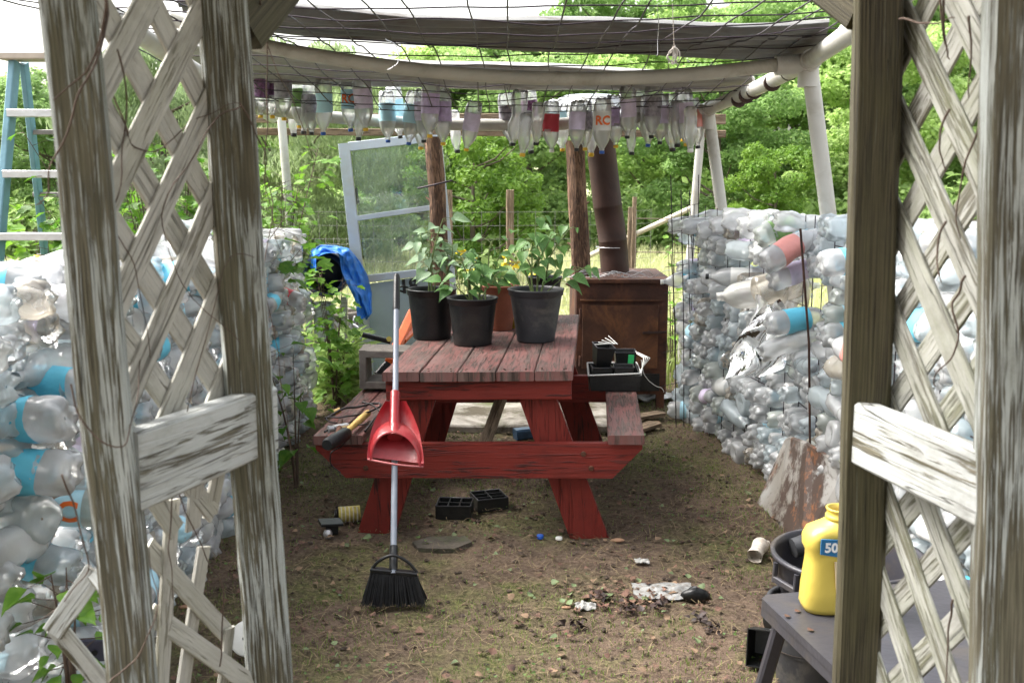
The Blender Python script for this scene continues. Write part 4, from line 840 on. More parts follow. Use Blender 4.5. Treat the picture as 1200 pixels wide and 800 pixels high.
# lettered soda bottle: wrapper with its lettering faces the yard
def lettered(px, py, Y, label, word, bg, fg, sz=.06, roll=0, axis=(1, 0, 0), scale=1.0, cap='blue', grp=None, pet=None, vi=6, upside=False):
    pos = P(px, py, Y); ax = Vector(axis).normalized()
    y_ = Vector((0, -1, 0)); y_ = (y_ - ax*y_.dot(ax)).normalized(); x_ = y_.cross(ax)
    Mr = Matrix((x_, y_, ax)).transposed().to_4x4(); M = Matrix.Translation(pos) @ Mr @ Matrix.Scale(scale, 4) @ Matrix.Translation((0, 0, -.14))
    o = place_bottle(vi, M, pet or PET, bg, CAPS[cap] if cap else None, label, grp)
    mbt = MB()
    # text: local x around, y up; want facing local +Y direction
    if upside: T = Matrix(((-1, 0, 0, 0), (0, 0, 1, 0), (0, -1, 0, .135), (0, 0, 0, 1))); T = Matrix(((1, 0, 0, 0), (0, 0, 1, 0), (0, -1, 0, .135), (0, 0, 0, 1)))
    else: T = Matrix(((0, 1, 0, 0), (0, 0, 1, 0), (1, 0, 0, .135), (0, 0, 0, 1)))
    if upside:
        text_mb(mbt, word, sz, T, wrap=.0575)
    else:
        cu = MB(); text_mb(cu, word, sz, Matrix.Identity(4)); r = .0575
        mbt.add([Vector(((r+v.z)*math.sin(v.y/r), (r+v.z)*math.cos(v.y/r), .135 + (v.x))) for v in cu.v], cu.f)
    t_ = mbt.build('lettering', fg, world=False); w_ = [c for c in o.children if c.name.startswith('wrapper')][0]; t_.parent = w_; t_.location = (0, 0, 0)
    return o
ORL = simple('letter_orange', (.78, .16, .03), .4, .05); BLL = simple('letter_dark', (.08, .07, .09), .4); WHL = simple('letter_white', (.8, .8, .8), .4)
lettered(78, 592, 2.52, 'yellowish bottle with blue wrapper and orange RC letters by outer left post', 'RC', LBL['sky'], ORL, .075, axis=(1, .1, -.1), grp=GL, pet=PETG)
feat(72, 562, 2.55, (1, .05, .03), 6, PET, 'white', None, 'bottle with white printed wrapper resting just above the RC letters', 1.0, GL)
# ------------------------------------------------ milky jugs and torn sheet on the right wall
for k, (px, py, Y, ax, s, lab) in enumerate(((915, 335, 4.75, (1, .2, .2), 1.0, 'crushed tan jug hanging in the gap of the right wall'), (882, 345, 4.9, (-1, .3, -.2), 1.05, 'crushed cream jug left of the tan jug in right wall'), (932, 352, 4.7, (.3, .3, 1), .9, 'stained brown jug below the tan jug in right wall'))):
    place_bottle(7, axisM(P(px, py, Y), ax, s, None, .13), [PETT, MILK, PETT][k], None, None, lab, 'crushed jugs in the right wall', 'jug', 'crushed_jug')
def cloth(name, label, cat, fn, nu, nv, mat, origin):
    m = MB(); rows = [[Vector(fn(i/nu, j/nv)) for i in range(nu+1)] for j in range(nv+1)]; m.grid(rows); return tag(m.build(name, mat, origin=origin), label, cat)
A_ = P(900, 355, 4.55)
def fsheet(u, v):
    x = A_.x + .0 - .02*v + (u-.5)*(.10 + .16*v) - .05*v*v; z = A_.z - .36*v*(1-.15*u); y = A_.y + .05*math.sin(u*9 + v*2) + .03*math.sin(v*11 + u*5) + .05*noise.noise((u*4, v*4, 0))
    return (x + .02*math.sin(v*9), y, z + .03*math.sin(u*7))
cloth('plastic_sheet', 'torn translucent plastic sheet hanging from the jugs on right wall', 'plastic sheet', fsheet, 22, 30, BAG, A_)
# topping: crumpled bags along the wall tops is part of the wall bottles (extra row lying lengthways)
for k in range(9):
    px = 815 + k*17 + g.uniform(-4, 4); Y = 6.0 - k*.17; vi = g.choice([1, 2, 4]); 
    place_bottle(vi, axisM(P(px, 262 + g.uniform(-5, 5), Y), (1, g.uniform(-.3, .3), g.uniform(-.25, .25)), 1.08, None, .15), PET, None, None, f'crumpled bottle lying on top of the right wall, {ORD[k]} from the stove end', 'bottles stacked into the right wall')
# ------------------------------------------------ hanging bottles
HB = [(305, 138, 'yellow', 'grape', 0), (318, 139, 'yellow', 'grape', 0), (333, 141, 'yellow', 'grey', 0), (343, 160, 'black', None, 1), (352, 150, 'yellow', 'green', 0), (365, 158, 'black', 'grey', 0), (361, 157, 'black', None, 1), (382, 158, 'blue', 'sky', 0), (411, 154, 'blue', 'sky', 2), (429, 153, 'yellow', 'lilac', 0), (424, 165, 'black', None, 1), (455, 167, 'blue', 'sky', 0), (468, 162, 'black', 'sky', 0), (480, 170, 'blue', 'sky', 0), (493, 175, 'yellow', None, 0), (498, 167, 'black', 'lilac', 0), (503, 161, 'yellow', 'purple', 0), (519, 170, 'yellow', 'purple', 0), (531, 179, 'black', None, 1), (547, 177, 'yellow', 'lilac', 0),
      (597, 171, 'black', 'grey', 0), (604, 171, 'black', None, 0), (613, 183, 'yellow', None, 1), (621, 180, 'black', None, 1), (626, 160, 'yellow', 'grape', 0), (629, 170, 'black', None, 1), (644, 178, 'clear', 'red', 0), (659, 177, 'yellow', 'sky', 0), (675, 177, 'black', 'lilac', 0), (685, 176, 'yellow', 'grey', 0), (691, 183, 'yellow', None, 1), (705, 180, 'blue', 'white', 2), (719, 173, 'yellow', 'purple', 0), (735, 181, 'black', None, 1), (738, 162, 'black', 'lilac', 0), (752, 160, 'black', 'white', 0), (759, 172, 'blue', None, 0), (764, 162, 'black', 'grey', 0), (773, 169, 'black', 'lilac', 0), (784, 177, 'black', None, 1), (787, 167, 'yellow', 'white', 0), (792, 172, 'black', None, 1), (799, 166, 'yellow', 'purple', 0), (805, 171, 'yellow', 'lilac', 0), (809, 178, 'clear', None, 1), (817, 174, 'black', 'coral', 0)]
for k, (px, py, cap, lb, kd) in enumerate(HB):
    Y = 6.2 + g.uniform(-.22, .2) + (.12 if k % 3 == 0 else 0); vi = [g.choice([0, 3, 6]), 8 if g.random() < .5 else 9, 6][kd]
    H = .318 if kd != 1 else .222; s = g.uniform(.92, 1.04)*(1.15 if kd == 1 else 1)
    tip = P(px, py, Y); ax = Vector((g.gauss(0, .07), g.gauss(0, .07), -1))
    side_ = 'left' if k < 20 else 'right'; kk = k if k < 20 else k-20; lt = f"{lb} wrapper" if lb else 'no wrapper'
    lab = f"upside-down {'small ' if kd == 1 else ''}bottle, {lt}, {cap} cap, {ORD[kk]} from left in {side_} hanging cluster"
    if kd == 2:
        o = lettered(px, py, Y, lab, 'RC' if px > 600 else 'RC', LBL['sky'] if px < 600 else LBL['white'], ORL, .07, axis=(0, 0, -1), cap=cap, grp='bottles hanging upside down from the pipe', vi=6, upside=True)
        o.location = o.location + Vector((0, 0, .178))
    else:
        place_bottle(vi, axisM(tip, ax, s, None, H), PETW, LBL[lb] if lb else None, CAPS[cap], lab, 'bottles hanging upside down from the pipe')
    if k % 3 == 0: pass
# strings they hang from
m = MB()
for k, (px, py, cap, lb, kd) in enumerate(HB):
    if k % 2: continue
    q = P(px, py, 6.2) + Vector((0, 0, .30)); m.tube([q, q + Vector((g.uniform(-.03, .03), -.02, .06))], .0016, 3)
m.tube([P(292, 118, 6.2), P(560, 126, 6.2), P(828, 124, 6.2)], .002, 4)
tag(m.build('hanging_string', WIRE, origin=P(560, 126, 6.2)), 'thin wire strung along the rear pipe holding the upside-down bottles', 'wire')
# pale translucent tub hanging behind the right cluster
m = MB(); m.lathe([(.001, .0), (.16, .0), (.2, -.02), (.215, -.08), (.22, -.2)], P(692, 112, 6.6), 28); tag(m.build('plastic_tub', BAG, origin=P(692, 112, 6.6)), 'pale translucent tub hanging upside down behind the bottles', 'tub')
# ---------------------------------------------------------------- picnic table
ROLL = R(-1.3); T = thing('picnic_table', 'weathered red wooden picnic table with attached benches in the middle of yard', 'picnic table', (-.135, 3.995, 0), (0, ROLL, R(-4.6)))
def tb(nm, mat, *bars, wob=.0015, seg=4):
    m = MB()
    for b in bars: m.bar(b[0], b[1], b[2], b[3], b[4] if len(b) > 4 else (0, 0, 1), .004, seg, wob)
    return m.build(nm, mat, T, world=False)
LT = 1.62; zt = .712; n = 5; pw = .15; gp = .0035
m = MB()
for k in range(n):
    x = (k-(n-1)/2)*(pw+gp) + .01; m.bar((x, random.uniform(-.006, .004), zt-.019 + random.uniform(-.0015, .0015)), (x, LT, zt-.019), pw, .038, (0, 0, 1), .004, 10, .0015)
m.build('tabletop', W_REDTOP, T, world=False)
m = MB(); 
for k in range(n):
    x = (k-(n-1)/2)*(pw+gp) + .01
    for yy in (.035, .06, LT-.05):
        for dx in (-.045, .045): m.lathe([(.0001, .0008), (.0045, .0006), (.005, -.002)], (x+dx+random.uniform(-.006, .006), yy+random.uniform(-.01, .01), zt+.0005), 8)
m.build('nail_heads', RUST, T, world=False)['kind'] = 'stuff'
tb('apron', W_RED, ((-.365, .05, .632), (.385, .05, .632), .038, .085)); tb('apron', W_RED, ((-.365, LT-.25, .645), (.385, LT-.25, .645), .038, .085))
for yb, nm in ((.02, 0), (LT-.22, 1)):
    # crosspiece with clipped lower corners
    m = MB(); m.prism([(-.665, yb, .412), (-.665, yb, .39), (-.545, yb, .268), (.545, yb, .268), (.665, yb, .39), (.665, yb, .412)], (0, .038, 0), 0, True); m.build('crosspiece', W_RED, T, world=False)
    for sx in (-1, 1):
        if yb < 1:
            for bx_, bz_ in ((.43, .37), (.46, .31)):
                m = MB(); m.tube([(sx*bx_, yb + .001, bz_), (sx*bx_, yb - .008, bz_)], [.012, .009], 8); m.build('bolt', RUST, T, world=False)
        m = MB(); y = yb + .06; m.prism([(sx*.285, y, .69), (sx*.135, y, .69), (sx*.37, y, -.01 if yb > 1 else -.01), (sx*.53, y, -.01)], (0, .038, 0)); m.build('leg', W_RED, T, world=False)
tb('seat', W_REDTOP, ((.6, -.0, .432), (.6, LT, .432), .145, .038), seg=8)
tb('seat', W_REDTOP, ((-.62, .0, .432), (-.62, LT, .432), .1, .038), ((-.515, .005, .432), (-.515, LT, .432), .1, .038), seg=8)
tb('brace', W_RAW, ((.0, .1, .33), (.12, .78, .66), .06, .038, (1, 0, 0))); tb('brace', W_RED, ((-.02, LT-.2, .33), (.02, LT-.72, .66), .06, .038, (1, 0, 0)))
TM = Matrix.Translation(T.location) @ Euler((0, ROLL, R(-4.6))).to_matrix().to_4x4()
def ontop(px, py, z=zt):   # pixel -> world point on the (slightly rolled) tabletop plane
    nrm = TM.to_3x3() @ Vector((0, 0, 1)); p0 = TM @ Vector((0, 0, z)); d = ray(px, py); o = Vector((0, 0, CH)); return o + d*((p0-o).dot(nrm)/d.dot(nrm))
# ---------------------------------------------------------------- pots and plants
SOIL = simple('potting_soil', (.04, .028, .02), .95, .4, 40, bump=.6)
def pot(name, label, base, r0, r1, H, mat, rim=.008, handle=False, soil=.8, grp=None, rings=True, tilt=(0, 0, 0)):
    root = thing(name, label, 'plant pot', base, tilt, group=grp); m = MB()
    m.lathe([(.001, .004), (r0*.9, .003), (r0*.97, 0), (r0, .006), (r0 + (r1-r0)*.04, .02), (r0 + (r1-r0)*.5, H*.5), (r0 + (r1-r0)*.88, H*.86), (r1*.985, H*.875), (r1 + rim*.4, H*.885), (r1 + rim*.5, H*.965), (r1 + rim, H*.975), (r1 + rim, H), (r1 - .003, H), (r1 - .006, H*.96), (r1*.93, H*.85), (r1*.9, H*soil-.01)], (0, 0, 0), 40)
    m.build('pot_body', mat, root, world=False)
    m = MB(); rows = [[Vector((r1*.93*q*math.cos(a), r1*.93*q*math.sin(a), H*soil + .01*noise.noise((q*3, a, base[0]*9)))) for a in [2*math.pi*j/24 for j in range(24)]] for q in (.02, .3, .6, .85, 1)]
    m.grid(rows, True); m.build('soil', SOIL, root, world=False)
    if handle:
        m = MB(); m.tube([(-(r1+.012), -.02, H*.93), (-(r1+.035), -.03, H*.97), (-(r1+.045), -.035, H*1.03), (-(r1+.02), -.01, H*1.05), (-(r1), .03, H*1.0)], .005, 6); m.build('handle', BLACK, root, world=False)
    return root
def base_at(pl, pr, py):   # ground contact centre & radius from pixel extents on tabletop
    a = ontop(pl, py - 6); b = ontop(pr, py - 6); return (a+b)/2, (b-a).length/2
def plant(name, label, base, stems, leafn, ls, mat, seed, leaf=heart_leaf, stake=None, group=None, pts=None):
    g = random.Random(seed); root = thing(name, label, 'plant', base, group=group); st = MB(); lf = MB()
    for (tx, ty, tz, r_) in stems:
        p0 = Vector((tx*.12 + g.uniform(-.015, .015), ty*.12, 0)); p3 = Vector((tx, ty, tz)); mid = p0.lerp(p3, .5) + Vector((g.uniform(-.03, .03), g.uniform(-.02, .02), .03))
        pl = [p0, p0.lerp(mid, .55) + Vector((g.uniform(-.008, .008), 0, .01)), mid, mid.lerp(p3, .5) + Vector((g.uniform(-.012, .012), 0, .012)), p3]; pl = smooth_pts(pl, 16); st.tube(pl, [r_*(1-.65*i/16) for i in range(17)], 7)
        for j in range(leafn):
            u = .3 + .7*(j+g.random())/leafn; i = min(15, int(u*16)); q = pl[i].lerp(pl[i+1], u*16-i); b = g.uniform(0, 6.283); dd = Vector((math.cos(b), math.sin(b)*.8, g.uniform(-.1, .5)))
            q2 = q + dd*ls*g.uniform(.5, 1.0); st.tube([q, (q+q2)/2 + Vector((0, 0, .006)), q2], .0015, 4, caps=False); s = ls*g.uniform(.55, 1.25)*(.7 if u > .92 else 1)
            leaf(lf, q2, Vector((dd.x, dd.y, -.75 + g.uniform(-.5, .9))), Vector((g.uniform(-.5, .5)+dd.x*.5, -.6 + g.uniform(-.4, .4), 1)), s*1.25)
    if stake: st.tube([(stake[0], stake[1], -.02), (stake[0], stake[1], stake[2])], .0035, 6)
    st.build('stems', simple('green_stem', (.12, .16, .05), .6), root, world=False); lf.build('leaves', mat, root, world=False); return root
def potted(pl, pr, py, ptop, wtop, mat, nm, lab, handle=False, soil=.8, grp='plant pots on the picnic table'):
    c, r0 = base_at(pl, pr, py); sc_ = 1/(F/(c.y)); H = (py - ptop - 4)*c.y/F*1.02; r1 = wtop/2*c.y/F; return c, H, pot(nm, lab, c, r0, r1, H, mat, handle=handle, soil=soil, grp=grp), r1
c1, H1, _, r1_ = potted(485, 528, 402, 340, 56, BLACK, 'plant_pot', 'large black plastic pot with side handle, leftmost on the picnic table', handle=True)
c2, H2, _, r2_ = potted(532, 576, 409, 350, 57, BLACK, 'plant_pot', 'front black plastic pot between its two neighbours on the table')
c3, H3, _, r3_ = potted(606, 650, 405, 340, 63, BLACK_D, 'plant_pot', 'dusty black pot, rightmost at the front of the table')
c4, H4, _, r4_ = potted(572, 600, 392, 336, 42, TERRA, 'terracotta_pot', 'terracotta coloured pot tucked behind the black pots')
c5 = ontop(638, 377); pot('plant_pot', 'small black pot behind the rightmost pot', c5, .07, .085, .24, BLACK, grp='plant pots on the picnic table')
def yellow_pail():
    c = ontop(600, 383); root = thing('yellow_pail', 'yellow pail just showing behind the terracotta pot', 'pail', c); m = MB(); m.lathe([(.001, .002), (.05, 0), (.062, .15), (.065, .155), (.06, .155), (.058, .1)], (0, 0, 0), 24); m.build('pail_body', YELLOW, root, world=False)
    m = MB(); m.tube([(-.063, 0, .145), (-.05, -.02, .1), (0, -.066, .06), (.05, -.02, .1), (.063, 0, .145)], .0015, 5); m.build('handle', STEEL, root, world=False)
yellow_pail()
zz = Vector((0, 0, 1))
plant('pepper_plant', 'leafy green plant growing from the front black pot', c2 + zz*H2*.8, [(.02, 0, .2, .006), (.09, .03, .3, .006), (-.06, 0, .25, .005), (-.08, -.03, .1, .004), (.13, -.02, .16, .004)], 9, .064, LEAF_POT, 4, group='plants potted on the table', stake=(.06, -.03, .09))
plant('pepper_plant', 'tall pale green leafy plant in the leftmost pot', c1 + zz*H1*.8, [(.06, 0, .38, .006), (.0, .02, .32, .005), (.1, -.02, .26, .005), (.13, .03, .2, .004), (-.05, 0, .3, .004)], 10, .064, LEAF_DUSTY, 7, group='plants potted on the table')
plant('pepper_plant', 'plant with several upright leafy stems in the rightmost pot', c3 + zz*H3*.8, [(-.06, 0, .24, .005), (-.09, .02, .3, .005), (.07, .01, .3, .005), (.16, 0, .33, .005), (.22, -.02, .14, .003), (.0, .02, .38, .004)], 9, .06, LEAF_POT, 12, group='plants potted on the table', stake=(-.02, -.03, .26))
plant('pepper_plant', 'green plant in the terracotta pot behind', c4 + zz*H4*.8, [(.0, 0, .22, .005), (-.06, 0, .17, .004), (.06, 0, .16, .004)], 8, .058, LEAF_MID, 15, group='plants potted on the table')
# ---------------------------------------------------------------- broom and dustpan
hb_ = PZ(461, 668, .13); tp = P(465, 322, 4.3); d = (tp - hb_)
root = thing('broom', 'angle broom with grey handle leaning upright on the table edge', 'broom', (hb_.x, hb_.y, 0)); m = MB(); m.tube([hb_ - d*.01, hb_.lerp(tp, .5), tp - d*.14], .0115, 12); m.build('handle', HANDLE, root)
m = MB(); m.tube([tp - d*.142, tp - d*.13, tp - d*.01, tp], [.0125, .0145, .0135, .010], 12); m.build('grip', BLACK, root)
q = hb_; m = MB(); wv = Vector((1, .05, 0)); m.bar(q - wv*.078 + Vector((0, 0, .005)), q + wv*.082 + Vector((0, 0, -.015)), .028, .016, (0, 0, 1), .004, 6); m.tube(smooth_pts([q - wv*.078, q - wv*.05 + zz*.035, q + zz*.055, q + wv*.05 + zz*.03, q + wv*.082 - zz*.01], 16), .0055, 8); m.tube([q, q + d.normalized()*.09], .015, 10); m.build('head', BLACK, root)
m = MB(); gb = random.Random(3)
for k in range(620):
    u = gb.uniform(-1, 1); v = gb.uniform(-.011, .011); a = q + wv*(u*.078) + Vector((0, v, -.003 - .01*(u > .5))); e = Vector((q.x + wv.x*u*(.112 + gb.uniform(-.004, .004)) + .002, q.y + u*.01 + v*3.2, .006 + .022*(1-u)*.5*.0 + gb.uniform(-.002, .006) + (.018 if u < -.4 else 0)*(-u-.4)))
    m.tube([a, (a+e)/2 + Vector((0, -.002, -.0)), e], [.0016, .0015, .0011], 3, caps=False)
m.bar(q - wv*.074 - zz*.03, q + wv*.078 - zz*.045, .02, .07, (0, 0, 1), .003, 4); m.build('bristles', BROOM, root)
# dustpan
def line(t_): return hb_.lerp(tp, t_)
dp = P(462, 425+78, 3.76); root = thing('dustpan', 'red upright dustpan clipped onto the broom handle', 'dustpan', (dp.x, dp.y, .55))
def L_(px, py, dy=0):
    rr_ = ray(462, py); k_ = -rr_.z/rr_.y; sl_ = (tp.z - hb_.z)/(tp.y - hb_.y); Yh = (CH - hb_.z + sl_*hb_.y)/(sl_ + k_); return P(px, py, Yh - .02 - dy)
m = MB(); a = L_(463, 460, .03); b = L_(462, 502, .05); m.tube([a, (a+b)/2, b], [.019, .018, .02], 14); m.tube([L_(463, 498, .05), L_(463, 512, .05)], [.02, .03], 14); m.build('sleeve', REDPL, root)
rows = []
for (rx, ry, dp_, cy0) in ((33.5, 50, .012, 543), (33, 48.5, .035, 543), (31.5, 44.5, .062, 543), (29.5, 39, .078, 543), (28, 35.5, .084, 542), (27, 34, .08, 542)):
    rows.append([L_(463.5 - rx*math.cos(th_), cy0 + 4*(-math.cos(th_)) - ry*math.sin(th_)**.9, dp_*(.35 + .65*math.sin(th_)**.8)) for th_ in [math.pi*i/24 for i in range(25)]])
m = MB(); m.grid(rows); m.grid([[p + Vector((0, .004, 0)) for p in r] for r in rows][::-1]); m.build('hood', REDPL, root)
rows = []
for j in range(9):
    v = j/8; y = 470 + 66*v; hw = [12, 17, 21, 24.5, 27.5, 29.5, 31, 32.5, 33][j]; rows.append([L_(463.5 + hw*(-1+i/5), y + (-1+i/5)*4*v + (3 if j == 8 else 0), .012 + .03*abs(-1+i/5)**3) for i in range(11)])
m = MB(); m.grid(rows); m.grid([[p + Vector((0, .005, 0)) for p in r] for r in rows][::-1]); m.build('back_plate', REDPL, root)
m = MB(); m.tube([L_(431 + 6.5*i, 538 + .9*i + 1.5*math.sin(i/10*3.14), .02 + .02*math.sin(i/10*3.14)) for i in range(11)], .0045, 6); m.build('lip', simple('worn_red_lip', (.4, .12, .12), .6), root)
# ---------------------------------------------------------------- left bench clutter
def ben(px, py, z=.455, dx=0): return PZ(px, py, z)
root = thing('claw_hammer', 'hammer with yellow wooden handle lying on the left bench', 'hammer', ben(415, 492)); a = ben(404, 507, .47); b = ben(431, 484, .47); m = MB(); m.tube([a, a.lerp(b, .35), a.lerp(b, .7), b], [.012, .013, .016, .015], 10); m.build('handle', YELLOWH, root)
m = MB(); h0 = ben(407, 500, .475); m.bar(h0 + Vector((-.05, -.03, .0)), h0 + Vector((.0, .01, .0)), .024, .026, (0, 0, 1), .004, 3); m.tube([h0 + Vector((-.05, -.03, 0)), h0 + Vector((-.07, -.042, 0))], [.011, .015], 10); m.build('head', STEEL, root)
root = thing('rubber_mallet', 'black mallet head at the near end of left bench', 'mallet', ben(395, 516)); m = MB(); a = ben(385, 520, .485); b = ben(405, 508, .485); m.tube([a - (b-a)*.1, a, b, b + (b-a)*.1], [.02, .026, .026, .02], 16); m.build('head', BLACK, root); m = MB(); m.tube([a.lerp(b, .5), ben(399, 493, .47)], .012, 8); m.build('handle', RUST, root)
m = MB(); tendril(m, [ben(*q) for q in ((382, 489, .47), (410, 478, .49), (440, 472, .5), (443, 478, .49), (410, 487, .48), (382, 489, .47), (400, 496, .47), (430, 497, .47))], .006, 60, .01, 3)
for p_ in ((435, 505), (438, 478)): pass
tendril(m, [ben(428, 505, .46), ben(436, 494, .475), ben(446, 482, .48)], .006, 14, .003, 5); tendril(m, [ben(425, 471, .5), ben(436, 474, .5), ben(444, 482, .49)], .006, 14, .003, 7)
tag(m.build('bent_rod', simple('blackened_steel', (.03, .025, .025), .5, .4, 20, .5), origin=ben(410, 490)), 'loop of bent black rod lying on the left bench', 'rod')
m = MB(); tendril(m, [ben(380, 506, .47), ben(390, 502, .47), ben(404, 504, .48), ben(407, 512, .47), P(400, 523, 4.05), P(389, 530, 4.0), P(388, 543, 4.02), P(399, 554, 4.0)], .005, 40, .004, 9); tag(m.build('bungee_strap', BLACK, origin=ben(380, 506)), 'black rubber cord drooping off the near end of left bench', 'cord')
m = MB(); m.tube([ben(392, 483, .46), ben(399, 480, .47)], [.014, .012], 10); tag(m.build('tape_roll', YELLOWH, origin=ben(395, 482)), 'small yellow tool handle at the outer edge of left bench', 'tool')
# concrete block
c = PZ(447, 456, .455); root_m = MB(); Mz = Matrix.Rotation(R(-5), 3, 'Z')
def wl(p0, p1, w, h): root_m.bar(c + Mz @ Vector(p0), c + Mz @ Vector(p1), w, h, (0, 0, 1), .005, 3, .003)
cw, chh, cd = .235, .19, .19
# faces: left web, right web, top and bottom shells with a hollow through
wl((-cw/2+.018, cd/2, 0), (-cw/2+.018, cd/2, chh), .036, cd); wl((cw/2-.018+.1, cd/2, 0), (cw/2+.082, cd/2, chh), .036, cd)
root_m.bar(c + Mz @ Vector((-cw/2+.036, cd/2, .018)), c + Mz @ Vector((cw/2+.064, cd/2, .018)), cd, .036, (0, 0, 1), .004, 3, .003); root_m.bar(c + Mz @ Vector((-cw/2+.036, cd/2, chh-.018)), c + Mz @ Vector((cw/2+.064, cd/2, chh-.018)), cd, .036, (0, 0, 1), .004, 3, .003)
tag(root_m.build('cinder_block', CONC, origin=c), 'hollow grey concrete block standing on the far part of left bench', 'concrete block')
# orange tool leaning behind
root = thing('orange_pruner', 'orange tool with black lever leaning behind the concrete block', 'tool', P(462, 430, 5.5)); m = MB(); m.bar(P(457, 425, 5.3), P(484, 367, 5.9), .055, .05, (0, -1, .3), .01, 6, .003); m.bar(P(470, 398, 5.55), P(484, 384, 5.8), .06, .03, (0, -1, .2), .006, 3, .002); m.build('frame', ORANGE, root)
m = MB(); m.bar(P(425, 392, 5.42), P(458, 400, 5.42), .03, .026, (0, 0, 1), .008, 5); m.build('lever', BLACK, root); m = MB(); m.tube([P(456, 397, 5.36), P(456, 397, 5.33)], .014, 12); m.build('pivot_bolt', YELLOW, root); m = MB(); m.bar(P(443, 440, 5.28), P(456, 425, 5.32), .05, .04, (0, -1, 0), .01, 3); m.build('foot', BLACK, root)
# ---------------------------------------------------------------- nursery tray on right bench
def six(name, label, base, yaw, wx, wy, h, nx_, ny_, grp, mat=BLACK, tilt=0):
    root = thing(name, label, 'seed tray', base, (tilt, 0, R(yaw)), group=grp); m = MB(); t_ = .003; cx = wx/nx_; cy_ = wy/ny_
    for i in range(nx_+1): m.bar((-wx/2+i*cx, -wy/2, h/2), (-wx/2+i*cx, wy/2, h/2), t_*1.6, h, (0, 0, 1), .001)
    for j in range(ny_+1): m.bar((-wx/2, -wy/2+j*cy_, h/2-.0004), (wx/2, -wy/2+j*cy_, h/2-.0004), t_*1.6, h, (0, 0, 1), .001)
    m.bar((-wx/2, 0, .003), (wx/2, 0, .003), wy, .003, (0, 0, 1), .001); m.build('cells', mat, root, world=False)
    m = MB(); r = .0035; c4 = [(-wx/2, -wy/2, h), (wx/2, -wy/2, h), (wx/2, wy/2, h), (-wx/2, wy/2, h), (-wx/2, -wy/2, h)]; m.tube(c4, r, 5); m.build('rim', GREYP, root, world=False); return root
q = PZ(533, 604, 0); six('seed_tray', 'black six-cell seedling tray under the table, left one', (q.x, q.y, gz(q.x, q.y)+.004), -4, .15, .12, .06, 3, 2, 'seedling trays on the ground')
q = PZ(573, 593, 0); six('seed_tray', 'black six-cell seedling tray under the table, right one', (q.x, q.y, gz(q.x, q.y)+.006), 18, .14, .13, .055, 2, 3, 'seedling trays on the ground')
q = TM @ Vector((.565, .98, .453)); qb = q.copy()
root = thing('nursery_flat', 'black nursery tray with a white edged sheet on the right bench', 'tray', q, (0, 0, R(-3))); m = MB(); w2, d2, h2 = .125, .16, .075
m.prism([(-w2*.9, -d2, 0), (w2*.9, -d2, 0), (w2, -d2, h2), (-w2, -d2, h2)], (0, .004, 0)); m.prism([(-w2*.9, d2, 0), (w2*.9, d2, 0), (w2, d2, h2), (-w2, d2, h2)], (0, -.004, 0))
for s_ in (-1, 1): m.bar((s_*w2*.95, -d2, h2/2), (s_*w2*.95, d2, h2/2), .004, h2, (0, 0, 1), .001)
m.bar((0, -d2, .002), (0, d2, .002), w2*1.8, .004, (0, 0, 1), .001); m.build('tray_body', BLACK, root, world=False)
m = MB(); m.tube([(-w2, -d2, h2), (w2, -d2, h2+.012), (w2, d2, h2+.004), (-w2, d2, h2), (-w2, -d2, h2)], .0045, 5); m.build('rim', WHITEP, root, world=False)
def sqpot(label, dx, dy, dz, s, yaw=0, tilt=0, mat=BLACK):
    r = thing('square_pot', label, 'plant pot', qb + Vector((dx, dy, dz)), (tilt, tilt*.6, R(yaw)), group='square pots in the nursery tray'); m = MB(); t_ = .003; h = s
    for a in range(4):
        Mx = Matrix.Rotation(a*math.pi/2, 3, 'Z'); m.prism([Mx @ Vector(v) for v in ((-s*.36, -s*.36, 0), (s*.36, -s*.36, 0), (s*.48, -s*.48, h), (-s*.48, -s*.48, h))], Mx @ Vector((0, .003, 0)))
    m.bar((0, -s*.36, .002), (0, s*.36, .002), s*.7, .003, (0, 0, 1), .001); m.build('pot_body', mat, r, world=False)
    m = MB(); c4 = [(-s*.49, -s*.49, h), (s*.49, -s*.49, h), (s*.49, s*.49, h), (-s*.49, s*.49, h), (-s*.49, -s*.49, h)]; m.tube(c4, .0028, 5); m.build('rim', GREYP, r, world=False)
sqpot('square black pot at the front left of the nursery tray', -.065, -.09, .008, .1, 4); sqpot('square black pot at front right of the nursery tray', .04, -.095, .01, .1, -3)
sqpot('square black pot stacked on top at left of the tray', -.065, -.06, .112, .095, 12, .15); sqpot('square black pot at the back right of the tray', .06, .04, .05, .11, 0)
m = MB(); m.bar(qb + Vector((.075, -.02, .02)), qb + Vector((.085, -.02, .15)), .028, .004, (0, 1, 0), .001, 2); tag(m.build('plant_tag', simple('green_plastic', (.03, .4, .12), .4), origin=qb), 'bright green plant tag standing in the nursery tray', 'plant tag')
m = MB()
for k in range(5): m.tube([qb + Vector((-.1 + .02*k, -.1 + .04*k, .215 + .004*k)), qb + Vector((-.03 + .012*k, -.13 + .03*k, .225 - .006*k)), qb + Vector((.0, -.05, .21))], .0025, 5)
for k in range(4): m.tube([qb + Vector((.12, -.13 + .03*k, .07)), qb + Vector((.135 + .01*k, -.1, .15)), qb + Vector((.11, -.04 + .02*k, .16))], .0025, 5)
tendril(m, [qb + Vector(v) for v in ((.13, -.05, .13), (.15, -.03, .05), (.2, 0, .0), (.24, 0, -.02), (.25, 0, -.04))], .002, 20, .004, 4)
tag(m.build('plastic_strips', WHITEP, origin=qb), 'curled white plastic strips tangled on the nursery tray', 'plastic strips', kind='stuff')
